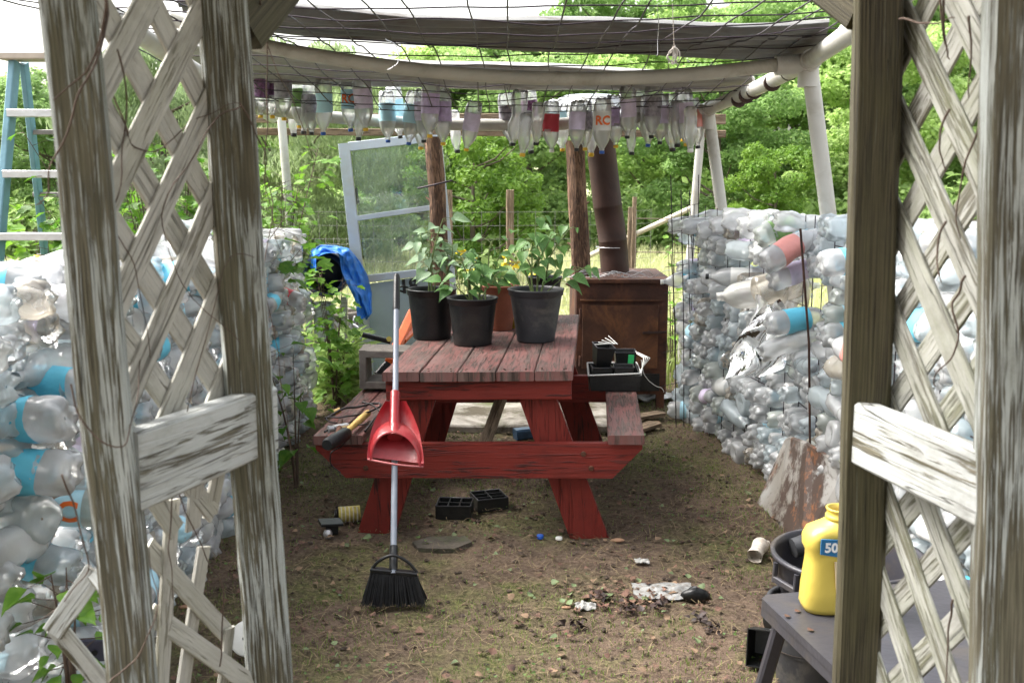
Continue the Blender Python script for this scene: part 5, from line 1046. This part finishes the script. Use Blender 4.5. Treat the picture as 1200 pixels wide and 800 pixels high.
# ---------------------------------------------------------------- stove
def stove():
    Y = 6.35; a = P(674, 400, Y); b = P(782, 400, Y); x0, x1 = a.x, b.x; z1 = P(730, 331, Y).z; z0 = P(730, 462, Y).z; cx = (x0+x1)/2; W = x1-x0
    root = thing('wood_stove', 'rusty steel box stove with leaning stove pipe behind the table', 'wood stove', (cx, Y+.35, 0)); m = MB(); D = .68
    m.box((cx, Y+D/2, (z0+z1)/2), (W, D, z1-z0), ch=.008); m.build('firebox', RUST, root)
    m = MB(); rows = []; m.box((cx, Y+D/2-.01, z1+.012), (W+.025, D+.05, .022), ch=.006); m.build('top_plate', RUST, root)
    m = MB(); m.bar((x0+.03, Y-.014, z1-.11), (x1-.04, Y-.014, z1-.11), .02, .012, (0, 0, 1), .003); dw = W*.82; dz0 = z0+.17; dz1 = z1-.14
    m.box((cx-.01, Y-.012, (dz0+dz1)/2), (dw, .016, dz1-dz0), ch=.006); dr = m.build('door', simple('rusty_door', (.085, .036, .02), .75, .5, 5, .15, .4, dirt=(.22, .09, .035), dirt_amt=.85), root)
    m = MB(); m.bar((x1-.16, Y-.04, (dz0+dz1)/2+.03), (x1-.015, Y-.045, (dz0+dz1)/2+.035), .02, .014, (0, 0, 1), .004, 3, .002); m.tube([(x1-.12, Y-.02, (dz0+dz1)/2+.03), (x1-.12, Y-.045, (dz0+dz1)/2+.03)], .01, 8); h = m.build('handle', RUSTP, root); wm = h.location.copy(); h.parent = dr
    for zz_ in (dz0+.05, dz1-.05):
        m = MB(); m.tube([(x0+.03, Y-.025, zz_-.03), (x0+.03, Y-.025, zz_+.03)], .009, 8); h = m.build('hinge', RUST, root); h.parent = dr
    m = MB(); m.box((cx+.1, Y-.006, z0+.08), (W*.5, .014, .11), ch=.003); m.build('ash_opening', BLACK, root)
    for lx, ly in ((x0+.05, Y+.04), (x1-.035, Y+.03), (x0+.05, Y+D-.05), (x1-.035, Y+D-.05)):
        m = MB(); m.bar((lx, ly, 0), (lx, ly, z0+.01), .05, .05, (0, 1, 0), .004); m.build('leg', RUST, root)
    yp = Y+.42; pts = [P(721, 318, yp), P(718, 280, yp), P(712, 240, yp-.01), P(701, 145, yp-.03)]; pts[0].z = z1+.01
    m = MB(); rr = []; pp = []
    for k in range(len(pts)-1):
        a_, b_ = pts[k], pts[k+1]; pp += [a_, a_.lerp(b_, .5), a_.lerp(b_, .93), a_.lerp(b_, .95)]; rr += [.0945, .094, .0935, .096]
    pp.append(pts[-1]); rr.append(.094); m.tube(pp, rr, 24); m.build('stove_pipe', RUSTP, root)
    m = MB(); q_ = P(718, 291, yp-.12); m.tube([q_ + Vector((math.cos(a_)*.098, .12 + math.sin(a_)*.098, 0)) for a_ in [2*math.pi*i/24 for i in range(25)]], .003, 4); m.build('band', STEEL, root)
    m = MB(); gg = random.Random(8)
    for k in range(16):
        x = gg.uniform(x0+.08, x1-.04); s = gg.choice((-1, 1)); tendril(m, [(x, Y+.05+gg.uniform(0, .1), z1+.03), (x+s*.06, Y+.02, z1+.05+gg.uniform(0, .03)), (x+s*.16, Y+.04, z1+.03), (x+s*.2, Y+.1, z1+.028)], .0022, 12, .006, k)
    tag(m.build('wire_scraps', STEEL, origin=(cx, Y+.1, z1+.03)), 'tangle of thin grey wire lying on top of the stove', 'wire')
stove()
# planks, rags under and beside the stove
def plank(label, a, b, w, mat=W_RAW, grp='loose planks by the stove'):
    m = MB(); a = PZ(*a, .03); b = PZ(*b, .03); m.bar(a, b, w, .022, (0, 0, 1), .003, 6, .002); tag(m.build('plank', mat, origin=a), label, 'plank', grp)
plank('grey plank pointing away from the right bench end to the stove', (742, 520), (716, 478), .07); plank('short plank lying crosswise by the wire fence end', (735, 507), (768, 496), .09); plank('plank lying just in front of the stove legs', (700, 497), (775, 484), .08)
def rag(label, px, py, sx, sy, mat, name='rag', cat='rag', z=0, h=.03):
    c = PZ(px, py, z); m = MB(); rows = []
    for j in range(25):
        v = j/12-1; rows.append([Vector((c.x + sx*u*(1+.25*noise.noise((v*2, px, 0))), c.y + sy*v*(1+.3*noise.noise((u*2, py, 1))), gz(c.x, c.y) + .008 + z + h*(.5+noise.noise((u*2.2+px, v*2.2, 3)))*(1-.6*max(abs(u), abs(v))))) for u in [i/12-1 for i in range(25)]])
    m.grid(rows); m.grid([[p - Vector((0, 0, .003)) for p in r] for r in rows][::-1]); return tag(m.build(name, mat, origin=c), label, cat)
rag('crumpled white bag showing under the left of the stove', 701, 472, .1, .06, WHITEP, 'white_bag', 'bag', h=.1); rag('crumpled white bag lying under the right of the stove', 762, 470, .2, .08, simple('dirty_white_bag', (.5, .5, .48), .5, .2), 'white_bag', 'bag', h=.1)
# ---------------------------------------------------------------- glazed door
Yd = 7.0; D0 = thing('glazed_door', 'old pale blue storm door leaning behind the log post', 'door', P(425, 417, Yd).xy.to_3d())
def pd(px, py, dy=0): return P(px, py, Yd + dy)
tl, bl_, tr_, br = (400, 172), (430, 440), (518, 158), (545, 425)
def lerp2(a, b, t_): return (a[0] + (b[0]-a[0])*t_, a[1] + (b[1]-a[1])*t_)
def dbar(nm, a, b, w, th=.035, mat=DOORP, dy=0): m = MB(); m.bar(pd(*a, dy), pd(*b, dy), w, th, (0, -1, 0), .003, 3); return m.build(nm, mat, D0)
dbar('stile', (403, 168), (433, 440), .075); dbar('stile', (512, 158), (538, 425), .06)
dbar('rail', (409, 172), (507, 161), .06, .034); dbar('rail', (418, 256), (515, 242), .035, .03); dbar('rail', (426, 327), (523, 316), .05, .034)
m = MB(); A, B, C_, E = pd(429, 333), pd(524, 320), pd(534, 420), pd(438, 438); m.prism([A, E, C_, B], (0, .012, 0)); m.build('lower_panel', simple('faded_door_panel', (.34, .42, .44), .6, .15, 3), D0)
for q4 in (((412, 177), (507, 166), (514, 240), (420, 252)), ((421, 260), (516, 247), (522, 314), (429, 323))):
    m = MB(); pp = [pd(*p_, .005) for p_ in q4]; m.prism(pp, (0, .004, 0)); m.build('glass_pane', GLASS, D0)
m = MB(); text_mb(m, '18', .13, Matrix.Translation(pd(479, 336, -.008)) @ Matrix.Rotation(R(90), 4, 'X') @ Matrix.Rotation(R(5), 4, 'Z')); m.build('house_number', INK, D0)
# ---------------------------------------------------------------- tarp over a navy barrel chair
q = P(378, 400, 6.7); root = thing('barrel', 'dark navy plastic barrel shell under the blue tarp', 'barrel', (q.x, 6.75, 0)); m = MB(); cc_ = P(380, 322, 6.78)
prof = [(.02, -.0), (.17, 0), (.185, .02), (.19, .12), (.19, .3), (.18, .36)]
Mx = Matrix.Rotation(R(90), 3, 'X'); m.lathe([(.12, 0), (.14, 0), (.15, -.02), (.15, -.3), (.13, -.34), (.001, -.34)], cc_, 26, M=Mx.to_4x4()); m.build('barrel_body', NAVY, root)
m = MB(); m.bar((cc_.x-.14, 6.85, 0), (cc_.x-.12, 6.85, cc_.z-.17), .04, .04, (0, 1, 0)); m.bar((cc_.x+.1, 6.95, 0), (cc_.x+.1, 6.95, cc_.z-.17), .04, .04, (0, 1, 0)); m.build('stand', STEEL, root)
def ftarp(u, v):   # u along arch: left end, over the top, down to the right; v depth
    pts = [(362, 312), (361, 292), (375, 285), (395, 286), (410, 290), (420, 306), (430, 325), (437, 345), (438, 368), (428, 374)]
    k = u*(len(pts)-1); i = min(len(pts)-2, int(k)); f = k-i; x, y = lerp2(pts[i], pts[i+1], f); inner = [(372, 318), (372, 302), (380, 298), (393, 298), (399, 303), (402, 318), (408, 335), (414, 350), (418, 368), (424, 374)]
    xi, yi = lerp2(inner[i], inner[i+1], f); t_ = v
    px = x + (xi-x)*t_; py = y + (yi-y)*t_; dep = 6.9 - .42*t_**.6*(1-.3*u) + .05*math.sin(u*19 + v*5)*.6 + .05*noise.noise((u*8, v*5, 2)) + .03*noise.noise((u*23, v*9, 2)); return P(px + 1.8*math.sin(u*13+v*4), py + 1.5*math.sin(v*9+u*6), dep)
cloth('blue_tarp', 'crumpled blue tarp draped over the navy barrel beside the door', 'tarp', ftarp, 70, 26, BLUET, cc_)
# planter urn, grey bundle and fence bits behind
root = thing('stone_planter', 'weathered pale stone planter trough behind the tarp', 'planter', P(402, 375, 8.3)); m = MB(); c = P(403, 372, 8.3); m.lathe([(.09, -.18), (.13, -.1), (.15, 0), (.185, .02), (.185, .06), (.15, .06), (.12, .02)], c, 20); m.bar(c + Vector((-.2, 0, .05)), c + Vector((.25, 0, .05)), .1, .06); m.build('bowl', CONC, root)
m = MB(); m.lathe([(.12, -.62), (.1, -.5), (.07, -.3), (.09, -.19)], c, 16); m.build('foot', CONC, root)
m = MB(); c = PZ(405, 422, .0); 
for k in range(14): tendril(m, [c + Vector((random.uniform(-.15, .15), random.uniform(-.1, .1), .0)), c + Vector((random.uniform(-.15, .15), random.uniform(-.1, .1), random.uniform(.1, .35))), c + Vector((random.uniform(-.12, .16), random.uniform(-.1, .1), random.uniform(.05, .3)))], .012, 12, .03, k)
tag(m.build('bag_heap', simple('grey_sheeting', (.3, .3, .33), .4, .3), origin=c), 'heap of crumpled grey sheeting between weeds and the door', 'sheeting')
fence_run('fine wire fence panel behind the blue tarp', [tuple(P(385, 400, 8.6).xy.to_3d()), tuple(P(425, 400, 8.6).xy.to_3d())], .95, .05, [], W_RAW, STEEL, hs_=[i*.06 for i in range(1, 16)], r=.0018)
m = MB(); c = P(384, 400, 6.8); m.tube([(c.x-.04, 6.9, 0), (c.x-.04, 6.9, .62)], .07, 16); tag(m.build('mesh_roll', simple('grey_roll', (.3, .34, .36), .5, .3, 40), origin=(c.x, 6.9, 0)), 'upright grey roll of fencing at the far end of left wall', 'fencing roll')
# ---------------------------------------------------------------- step ladder
root = thing('step_ladder', 'blue step ladder with metal treads standing left behind the bottle wall', 'ladder', (-2.3, 5.0, 0)); Yl = 5.0
def rl(px0, py0, px1, py1, Y0, Y1, w, mat=BLUEL, nm='rail', th=.03):
    a = P(px0, py0, Y0); b = P(px1, py1, Y1); d_ = b-a; b = a + d_*((a.z+.0)/-d_.z) if d_.z < 0 else b; m = MB(); m.bar(a, b, th, w, (0, 1, 0), .004, 6); return m.build(nm, mat, root)
rl(17, 72, -2, 300, 5.05, 4.85, .07); rl(92, 72, 112, 300, 5.05, 4.85, .07); rl(28, 74, 52, 290, 5.12, 5.6, .05, th=.028); rl(84, 74, 92, 290, 5.12, 5.6, .05, th=.028)
m = MB(); m.bar(P(6, 67, 5.05), P(96, 67, 5.05), .14, .035, (0, 0, 1), .006); m.build('top_cap', simple('ladder_cap', (.4, .34, .28), .6, .2), root)
for k, py in enumerate((133, 204, 277, 352, 430)):
    m = MB(); y = 4.99 - k*.06; m.bar(P(12-5*k, py, y), P(98+5*k, py, y), .075, .035, (0, 0, 1), .003); m.build('tread', ALU, root)
for k, py in enumerate((155, 228, 300)):
    m = MB(); y = 5.28 + k*.16; m.bar(P(34+5*k, py, y), P(88, py, y), .02, .025, (0, 0, 1), .003); m.build('rear_bar', simple('rear_bar_grey', (.22, .2, .18), .5), root)
# ---------------------------------------------------------------- right foreground: tub, table, jug
tabz = .43; c0 = PZ(889, 697, tabz); c1_ = PZ(985, 788, tabz); e1 = (c1_ - c0).normalized(); e2 = Vector((-e1.y, e1.x, 0)); e2 = e2 if e2.x > 0 else -e2
root = thing('side_table', 'low dusty grey plastic side table right of the path', 'table', (c0.x+.3, c0.y-.2, 0)); m = MB()
A = c0; B = c0 + e1*.52; C_ = B + e2*.6; E = A + e2*.6
rc = .02; m.prism([A + e2*rc - Vector((0, 0, .02)), A + e1*rc - Vector((0, 0, .02)), B - e1*rc - Vector((0, 0, .02)), B + e2*rc - Vector((0, 0, .02)), C_ - e2*rc - Vector((0, 0, .02)), C_ - e1*rc - Vector((0, 0, .02)), E + e1*rc - Vector((0, 0, .02)), E - e2*rc - Vector((0, 0, .02))], (0, 0, .02))
m.build('tabletop', GREYP, root)
m = MB(); up = Vector((0, 0, -.036)); m.bar(A + up*1 + e2*.01 + e1*.01, B + up + e2*.01, .012, .034); m.bar(B + up + e2*.02, C_ + up, .012, .034); m.bar(A + up + e2*.03 + e1*.01, E + up + e1*.01, .012, .034); m.build('skirt', GREYP, root)
for q_, o_ in ((A, e1*.05 + e2*.05), (B, -e1*.05 + e2*.05), (C_, -e1*.05 - e2*.05), (E, e1*.05 - e2*.05)):
    m = MB(); t0 = q_ + o_; t1 = q_ - o_*.3; m.bar((t0.x, t0.y, tabz-.02), (t1.x, t1.y, 0), .035, .03, (0, 1, 0), .006, 4); m.build('leg', GREYP, root)
# yellow jug
cj = PZ(973, 712, tabz); root = thing('yellow_jug', 'open yellow plastic jug with blue sticker on the grey table', 'jug', (cj.x, cj.y, tabz)); m = MB(); rows = []
sj = 1.06
for (z, a, b, sh) in ((0, .05, .035, 0), (.004, .066, .046, 0), (.02, .071, .05, 0), (.07, .069, .049, 0), (.11, .064, .046, -.002), (.15, .06, .045, -.002), (.175, .062, .046, 0), (.195, .07, .05, 0), (.22, .0705, .05, 0), (.243, .064, .046, .002), (.26, .048, .04, .008), (.27, .034, .033, .012), (.274, .031, .031, .012), (.276, .034, .034, .012), (.284, .034, .034, .012), (.286, .031, .031, .012), (.3, .031, .031, .012), (.302, .0335, .0335, .012), (.306, .0335, .0335, .012), (.307, .029, .029, .012), (.285, .028, .028, .012)):
    row = []
    for j in range(32):
        t_ = 2*math.pi*j/32; c_, s_ = math.cos(t_), math.sin(t_); e = .62 if z < .26 else 1; x = a*abs(c_)**e*(1 if c_ > 0 else -1); y = b*abs(s_)**e*(1 if s_ > 0 else -1)
        if .185 < z < .235 and s_ < -.3: y += .012*math.exp(-((x+.02)/.02)**2)
        row.append(Vector((x+sh, y, z*.8))*sj)
    rows.append(row)
m.grid(rows, True); b_ = m.build('jug_body', YELLOW, root, world=False)
m = MB(); m.lathe([(.001, .225), (.028, .225)], (.012*sj, 0, .0), 20); m.build('residue', simple('orange_residue', (.45, .15, .02), .6), root, world=False)
m = MB(); m.prism([(-.048, -.0545, .16), (.004, -.0545, .152), (.004, -.0545, .196), (-.048, -.0545, .198)], (0, .004, 0)); st_ = m.build('sticker', simple('sticker_blue', (.02, .14, .3), .4), root, world=False)
m = MB(); text_mb(m, '50', .032, Matrix.Translation((-.023, -.0553, .176)) @ Matrix.Rotation(R(90), 4, 'X')); t_ = m.build('lettering', WHL, root, world=False); t_.parent = st_
m = MB(); m.prism([(-.004, -.0538, .05), (.05, -.0538, .05), (.05, -.0538, .14), (-.012, -.0538, .14)], (0, .004, 0)); m.build('sticker', simple('sticker_faded', (.55, .45, .3), .5), root, world=False)
m = MB()
for px, py in ((920, 722), (932, 716), (947, 738), (985, 700)):
    q_ = PZ(px, py, tabz+.003); heart_leaf(m, q_, Vector((1, .3, 0)), Vector((0, 0, 1)), .016, 0, 1.4)
tag(m.build('leaf_scraps', DEADLEAF, origin=PZ(932, 716, tabz)), 'few dry leaf scraps lying on the grey table', 'leaves', kind='stuff')
# tub
ct = PZ(994, 648, .36); root = thing('rope_handle_tub', 'large dark grey tub behind the yellow jug', 'tub', (ct.x, ct.y, 0)); m = MB(); m.lathe([(.001, .01), (.17, .005), (.175, .02), (.2, .2), (.212, .3), (.217, .305), (.219, .345), (.228, .347), (.229, .36), (.216, .361), (.212, .34), (.195, .18), (.165, .03), (.001, .025)], (0, 0, 0), 44); m.build('tub_body', GREYP, root, world=False)
for s_ in (-1, .2):
    a_ = math.pi*(1.12 if s_ < 0 else 1.5) ; m = MB(); cx_, cy_ = math.cos(a_), math.sin(a_); tx, ty = -cy_, cx_
    m.bar((cx_*.228 - tx*.05, cy_*.228 - ty*.05, .295), (cx_*.228 + tx*.05, cy_*.228 + ty*.05, .295), .014, .02, (0, 0, 1), .003); m.bar((cx_*.228 - tx*.05, cy_*.228 - ty*.05, .285), (cx_*.224 - tx*.05, cy_*.224 - ty*.05, .345), .014, .014, (0, 1, 0)); m.bar((cx_*.228 + tx*.05, cy_*.228 + ty*.05, .285), (cx_*.224 + tx*.05, cy_*.224 + ty*.05, .345), .014, .014, (0, 1, 0)); m.build('handle', GREYP, root, world=False)
m = MB(); q_ = PZ(943, 650, .33); m.tube([q_ + Vector((-.02, .06, 0)), q_ + Vector((.03, .07, .01)), q_ + Vector((.1, .08, .0))], [.03, .035, .03], 14); tag(m.build('black_bottle', BLACK_D, origin=q_), 'dark plastic bottle lying inside the grey tub', 'bottle')
# pots and buckets under the table
pot('plant_pot', 'dusty black bucket standing under the grey side table', (*PZ(950, 800, 0).xy, 0), .1, .13, .26, BLACK_D, soil=.5, grp='black pots under the side table')
pot('plant_pot', 'round black pot lying under the table behind the square one', (*(PZ(905, 770, 0.0).xy + Vector((.03, .12))), .07), .045, .062, .12, BLACK, grp='black pots under the side table', tilt=(R(70), 0, R(30)))
q_ = PZ(898, 775, 0); root = thing('square_pot', 'glossy square black pot lying on its side under the table', 'plant pot', (q_.x, q_.y, .055), (R(78), 0, R(-18))); m = MB(); s = .115
for a in range(4):
    Mx_ = Matrix.Rotation(a*math.pi/2, 3, 'Z'); m.prism([Mx_ @ Vector(v) for v in ((-s*.36, -s*.36, -.05), (s*.36, -s*.36, -.05), (s*.5, -s*.5, .06), (-s*.5, -s*.5, .06))], Mx_ @ Vector((0, .003, 0)))
m.bar((0, -s*.36, -.048), (0, s*.36, -.048), s*.7, .003); m.build('pot_body', BLACK, root, world=False)
pot('plant_pot', 'big black bucket behind the right lattice at the table foot', (1.12, 2.35, 0), .12, .15, .32, BLACK, soil=.6, grp='black pots under the side table')
# leaning rusted panel
def panel():
    Y0 = 4.35; def_ = lambda px, py, Y: P(px, py, Y)
    A = PZ(887, 590, 0); A = P(887, 590, 4.5); B = P(908, 617, 4.22); C_ = P(940, 640, 3.9); Dd = P(990, 662, 3.68); E_ = P(990, 549, 3.75); F_ = P(945, 520, 4.12); G_ = P(925, 513, 4.42); H_ = P(919, 516, 4.55)
    m = MB(); th = Vector((.01, .02, 0)); back = Vector((.012, .02, .004))
    vs = [A, B, G_, H_]; m.prism(vs, back)
    m.prism([B, C_, F_, G_], back); m.prism([C_, Dd, E_, F_], back)
    t = NT('rusted_white_panel'); p = t.pos(); n1 = t.noise(p, 4.5, 8, .72, .25); n2 = t.noise(p, 3.0, 3, .5, .3)
    base = t.mix(t.ramp(n2, [(.4, 0.0), (.65, 1.0)]), (.36, .35, .33), (.25, .23, .2)); k = t.ramp(n1, [(.44, 0.0), (.52, .95)]); c_ = t.mix(k, base, (.06, .035, .025)); k2 = t.ramp(t.noise(p, 9, 6, .7), [(.55, 0.0), (.63, .9)]); kk = t.N('Math', operation='MULTIPLY'); t.L(k, kk.inputs[0]); t.L(k2, kk.inputs[1]); c_ = t.mix(kk.outputs[0], c_, (.3, .12, .05))
    M_ = t.done(t.pr(c_, .6, t.bump(n1, .12, .006)))
    o = tag(m.build('rusted_panel', M_, origin=(B.x, B.y, 0)), 'bent white enamel panel with rust leaning on the right bottle wall', 'metal panel')
panel()
# ---------------------------------------------------------------- small litter
def lump(name, label, cat, px, py, sz, mat, seed, z=None, asp=(1, .7, .6), grp=None):
    c = PZ(px, py, 0); m = MB(); rows = []
    for j in range(9):
        v = j/8*math.pi; rows.append([Vector((c.x + sz*asp[0]*math.sin(v)*math.cos(a)*(1+.35*noise.noise((math.cos(a)*1.5+seed, math.sin(a)*1.5, v))), c.y + sz*asp[1]*math.sin(v)*math.sin(a)*(1+.35*noise.noise((math.cos(a)*1.5+seed, 9, v))), gz(c.x, c.y) + sz*asp[2]*(1-math.cos(v))*.8*(1+.3*noise.noise((math.cos(a)+seed, math.sin(a), 4))))) for a in [2*math.pi*i/14 for i in range(14)]])
    m.grid(rows, True); return tag(m.build(name, mat, origin=c), label, cat, grp)
m = MB()
for k in range(9):
    a = k*.7; m.box(PZ(516, 648, .012) + Vector((0, 0, 0)), (.001, .001, .001)) if False else None
c = PZ(521, 640, 0); m.prism([(c.x-.1, c.y-.07, 0), (c.x+.04, c.y-.08, 0), (c.x+.11, c.y-.0, 0), (c.x+.08, c.y+.07, 0), (c.x-.07, c.y+.06, 0), (c.x-.13, c.y, 0)], (0, 0, .02)); tag(m.build('flat_stone', STONE, origin=c), 'flat mossy stone behind the broom head', 'stone')
q_ = PZ(405, 612, 0); root = thing('spray_can', 'yellow striped can lying against the left table leg', 'can', (q_.x, q_.y, .035)); m = MB(); m.tube([(q_.x-.03, q_.y+.0, .037), (q_.x+.06, q_.y+.02, .037)], .033, 20); m.build('can_body', simple('can_yellow', (.55, .45, .12), .45, .3, 60), root)
m = MB()
for k in range(5): x = q_.x - .02 + k*.017; m.tube([(x, q_.y + .0, .037), (x+.004, q_.y + .001, .037)], .0338, 20)
m.build('stripes', simple('can_stripe', (.5, .48, .4), .5), root); m = MB(); m.tube([(q_.x-.045, q_.y, .037), (q_.x-.03, q_.y, .037)], [.02, .033], 20); m.build('lid', BLACK, root)
q_ = PZ(388, 628, 0); root = thing('lamp_head', 'small black square lamp head with chrome bulb on the dirt', 'lamp', (q_.x, q_.y, 0), (0, 0, R(14))); m = MB(); m.bar((-.045, 0, .062), (.045, .01, .055), .08, .012, (0, 0, 1), .003); m.bar((-.02, .02, .03), (.03, .02, .03), .05, .05, (0, 0, 1), .006); m.build('housing', BLACK, root, world=False); m = MB(); m.lathe([(.001, -.03), (.014, -.026), (.02, -.01), (.016, .005), (.01, .012)], (-.015, -.03, .03), 14); m.build('bulb', STEEL, root, world=False)
lump('crumpled_cup', 'crumpled white paper cup on the moss near grey tub', 'cup', 884, 650, .001, WHITEP, 3)
o = bpy.data.objects.get('crumpled_cup'); bpy.data.objects.remove(o)
q_ = PZ(886, 656, 0); m = MB(); a = Vector((q_.x-.02, q_.y-.05, .035)); b = Vector((q_.x+.03, q_.y+.06, .04)); rows = []
m.tube([a, a.lerp(b, .5) + Vector((0, 0, .004)), b], [.03, .027, .033], 14, caps=False)
for v in range(len(m.v)): m.v[v] = m.v[v] + noise.noise_vector(m.v[v]*40)*.006
mm_ = MB(); mm_.v, mm_.f, mm_.uv, mm_.sm, mm_.mi = m.v, m.f, m.uv, m.sm, m.mi
tendril(mm_, [b, b + Vector((.03, .01, .01)), b + Vector((.05, .0, -.02))], .008, 8, .01, 2); tag(mm_.build('crumpled_cup', simple('dirty_cup', (.6, .55, .48), .6, .25, 40, dirt=(.3, .2, .13)), origin=q_), 'crumpled dirty white cup on the moss beside the grey tub', 'cup')
lump('black_shard', 'large glossy black plastic shard on the ground right of centre', 'shard', 816, 708, .05, BLACK, 5, asp=(1, .4, .7))
rag('torn clear plastic film pressed into the dirt', 778, 698, .11, .07, simple('dirty_film', (.26, .26, .25), .4, .3, 50, dirt=(.12, .08, .05), dirt_amt=1), 'plastic_film', 'plastic film', h=.025)
PAPER = simple('dull_paper', (.36, .35, .33), .7, .2, 30)
rag('small white paper scrap among dark leaves left of the film', 686, 714, .035, .02, PAPER, 'paper_scrap', 'paper scrap', h=.03)
rag('small pale scrap of film lying beyond the big film', 752, 662, .028, .02, PAPER, 'film_scrap', 'film scrap', h=.02)
for k, (px, py, s, lab) in enumerate(((706, 706, .04, 'dark wet leaf lump left of the film'), (742, 718, .035, 'dark leaf lump between paper scrap and film'), (770, 716, .03, 'dark leaf lump under the film'), (818, 730, .03, 'dark leaf lump below the black shard'), (678, 735, .03, 'dark leaf lump below the white paper scrap'), (835, 742, .03, 'dark leaf lump lowest right of the shard'))):
    c = PZ(px, py, 0); m = MB(); gg = random.Random(k+40)
    for j in range(16): heart_leaf(m, Vector((c.x + gg.gauss(0, s*.5), c.y + gg.gauss(0, s*.4), gz(c.x, c.y) + gg.uniform(.004, .03))), Vector((gg.uniform(-1, 1), gg.uniform(-1, 1), gg.uniform(-.2, .5))), Vector((gg.uniform(-1, 1), gg.uniform(-1, 1), 1)), gg.uniform(.014, .032), 0, 1.1)
    tag(m.build('leaf_lump', simple('dark_wet_leaf', (.03, .018, .015), .6, .6, 30, dirt=(.08, .045, .035), dirt_amt=.8), origin=c), lab, 'leaf lump', 'dark leaf lumps on the ground')
q_ = PZ(633, 636, 0); m = MB(); m.lathe([(.001, .014), (.013, .014), (.0145, .011), (.0145, 0)], (q_.x, q_.y, gz(q_.x, q_.y)+.006), 14); tag(m.build('screw_top', CAPS['blue'], origin=q_), 'blue bottle cap on the dirt under the table', 'bottle top')
q_ = PZ(655, 637, 0); m = MB(); m.lathe([(.001, .01), (.012, .01), (.014, .008), (.014, 0)], (q_.x, q_.y, gz(q_.x, q_.y)+.006), 14); tag(m.build('screw_top', WHITEP, origin=q_), 'white bottle cap right of the blue cap', 'bottle top')
q_ = PZ(616, 516, 0); m = MB(); m.bar((q_.x-.06, q_.y, .035), (q_.x+.04, q_.y+.03, .04), .08, .06, (0, 0, 1), .01, 3, .008); tag(m.build('blue_tin', simple('dark_blue_tin', (.03, .07, .13), .4, .4, 20), origin=q_), 'small dark blue tin seen through the table legs', 'tin')
q_ = PZ(642, 514, 0); m = MB(); m.bar((q_.x-.05, q_.y, .03), (q_.x+.05, q_.y+.04, .05), .07, .03, (0, 0, 1), .01, 3, .01); tag(m.build('rusty_tin', RUST, origin=q_), 'flattened rusty tin right of the dark blue tin', 'tin')
q_ = PZ(288, 792, 0.0); q_ = P(286, 762, 2.95); root = thing('white_canister', 'white canister with round lid lying behind the broken lattice', 'canister', (q_.x, q_.y, 0)); m = MB(); m.lathe([(.001, 0), (.048, 0), (.052, .006), (.052, .12), (.05, .124)], (0, 0, .0), 24); b_ = m.build('can_body', WHITEP, root, world=False); b_.rotation_euler = (R(62), 0, R(14)); b_.location = (.0, .05, .1)
b_.location = (0, .06, .05)
m = MB(); m.lathe([(.001, .006), (.05, .006), (.054, .003), (.054, -.008)], (0, 0, .126), 24)
for dx in (-.012, .012): m.lathe([(.0005, .0075), (.004, .0075), (.005, .006)], (dx, 0, .126), 8, mi=1)
l_ = m.build('lid', [WHITEP, INK], root, world=False); l_.rotation_euler = b_.rotation_euler; l_.location = b_.location
q_ = P(103, 762, 2.5); m = MB(); m.bar((q_.x-.05, q_.y, q_.z), (q_.x+.05, q_.y+.01, q_.z), .02, .06, (0, 0, 1), .003); 
for dx in (-.022, .022): m.tube([(q_.x+dx, q_.y-.011+.0, q_.z), (q_.x+dx, q_.y-.013, q_.z)], .008, 12, mi=1)
tag(m.build('cassette', [simple('cassette_grey', (.06, .06, .09), .4), INK], origin=q_), 'dark grey cassette lying among the lowest left wall bottles', 'cassette')
for k, (px, py, s, lab) in enumerate(((215, 715, .014, 'small reddish pebble behind the broken lattice'), (664, 712, .012, 'orange-brown wood chip left of the paper scrap'), (723, 636, .02, 'pale wood chip at the foot of right table leg'))):
    lump('pebble' if k == 0 else 'wood_chip', lab, 'pebble' if k == 0 else 'wood chip', px, py, s, simple('chip', (.35, .2, .12), .8, .2), k, asp=(1.4, .7, .5))
q_ = P(960, 262, 4.7); m = MB(); m.lathe([(.012, -.012), (.015, -.01), (.015, .004), (.001, .006)], q_, 14); tag(m.build('screw_top', CAPS['blue'], origin=q_), 'blue cap sticking up on top of the right bottle wall', 'bottle top')
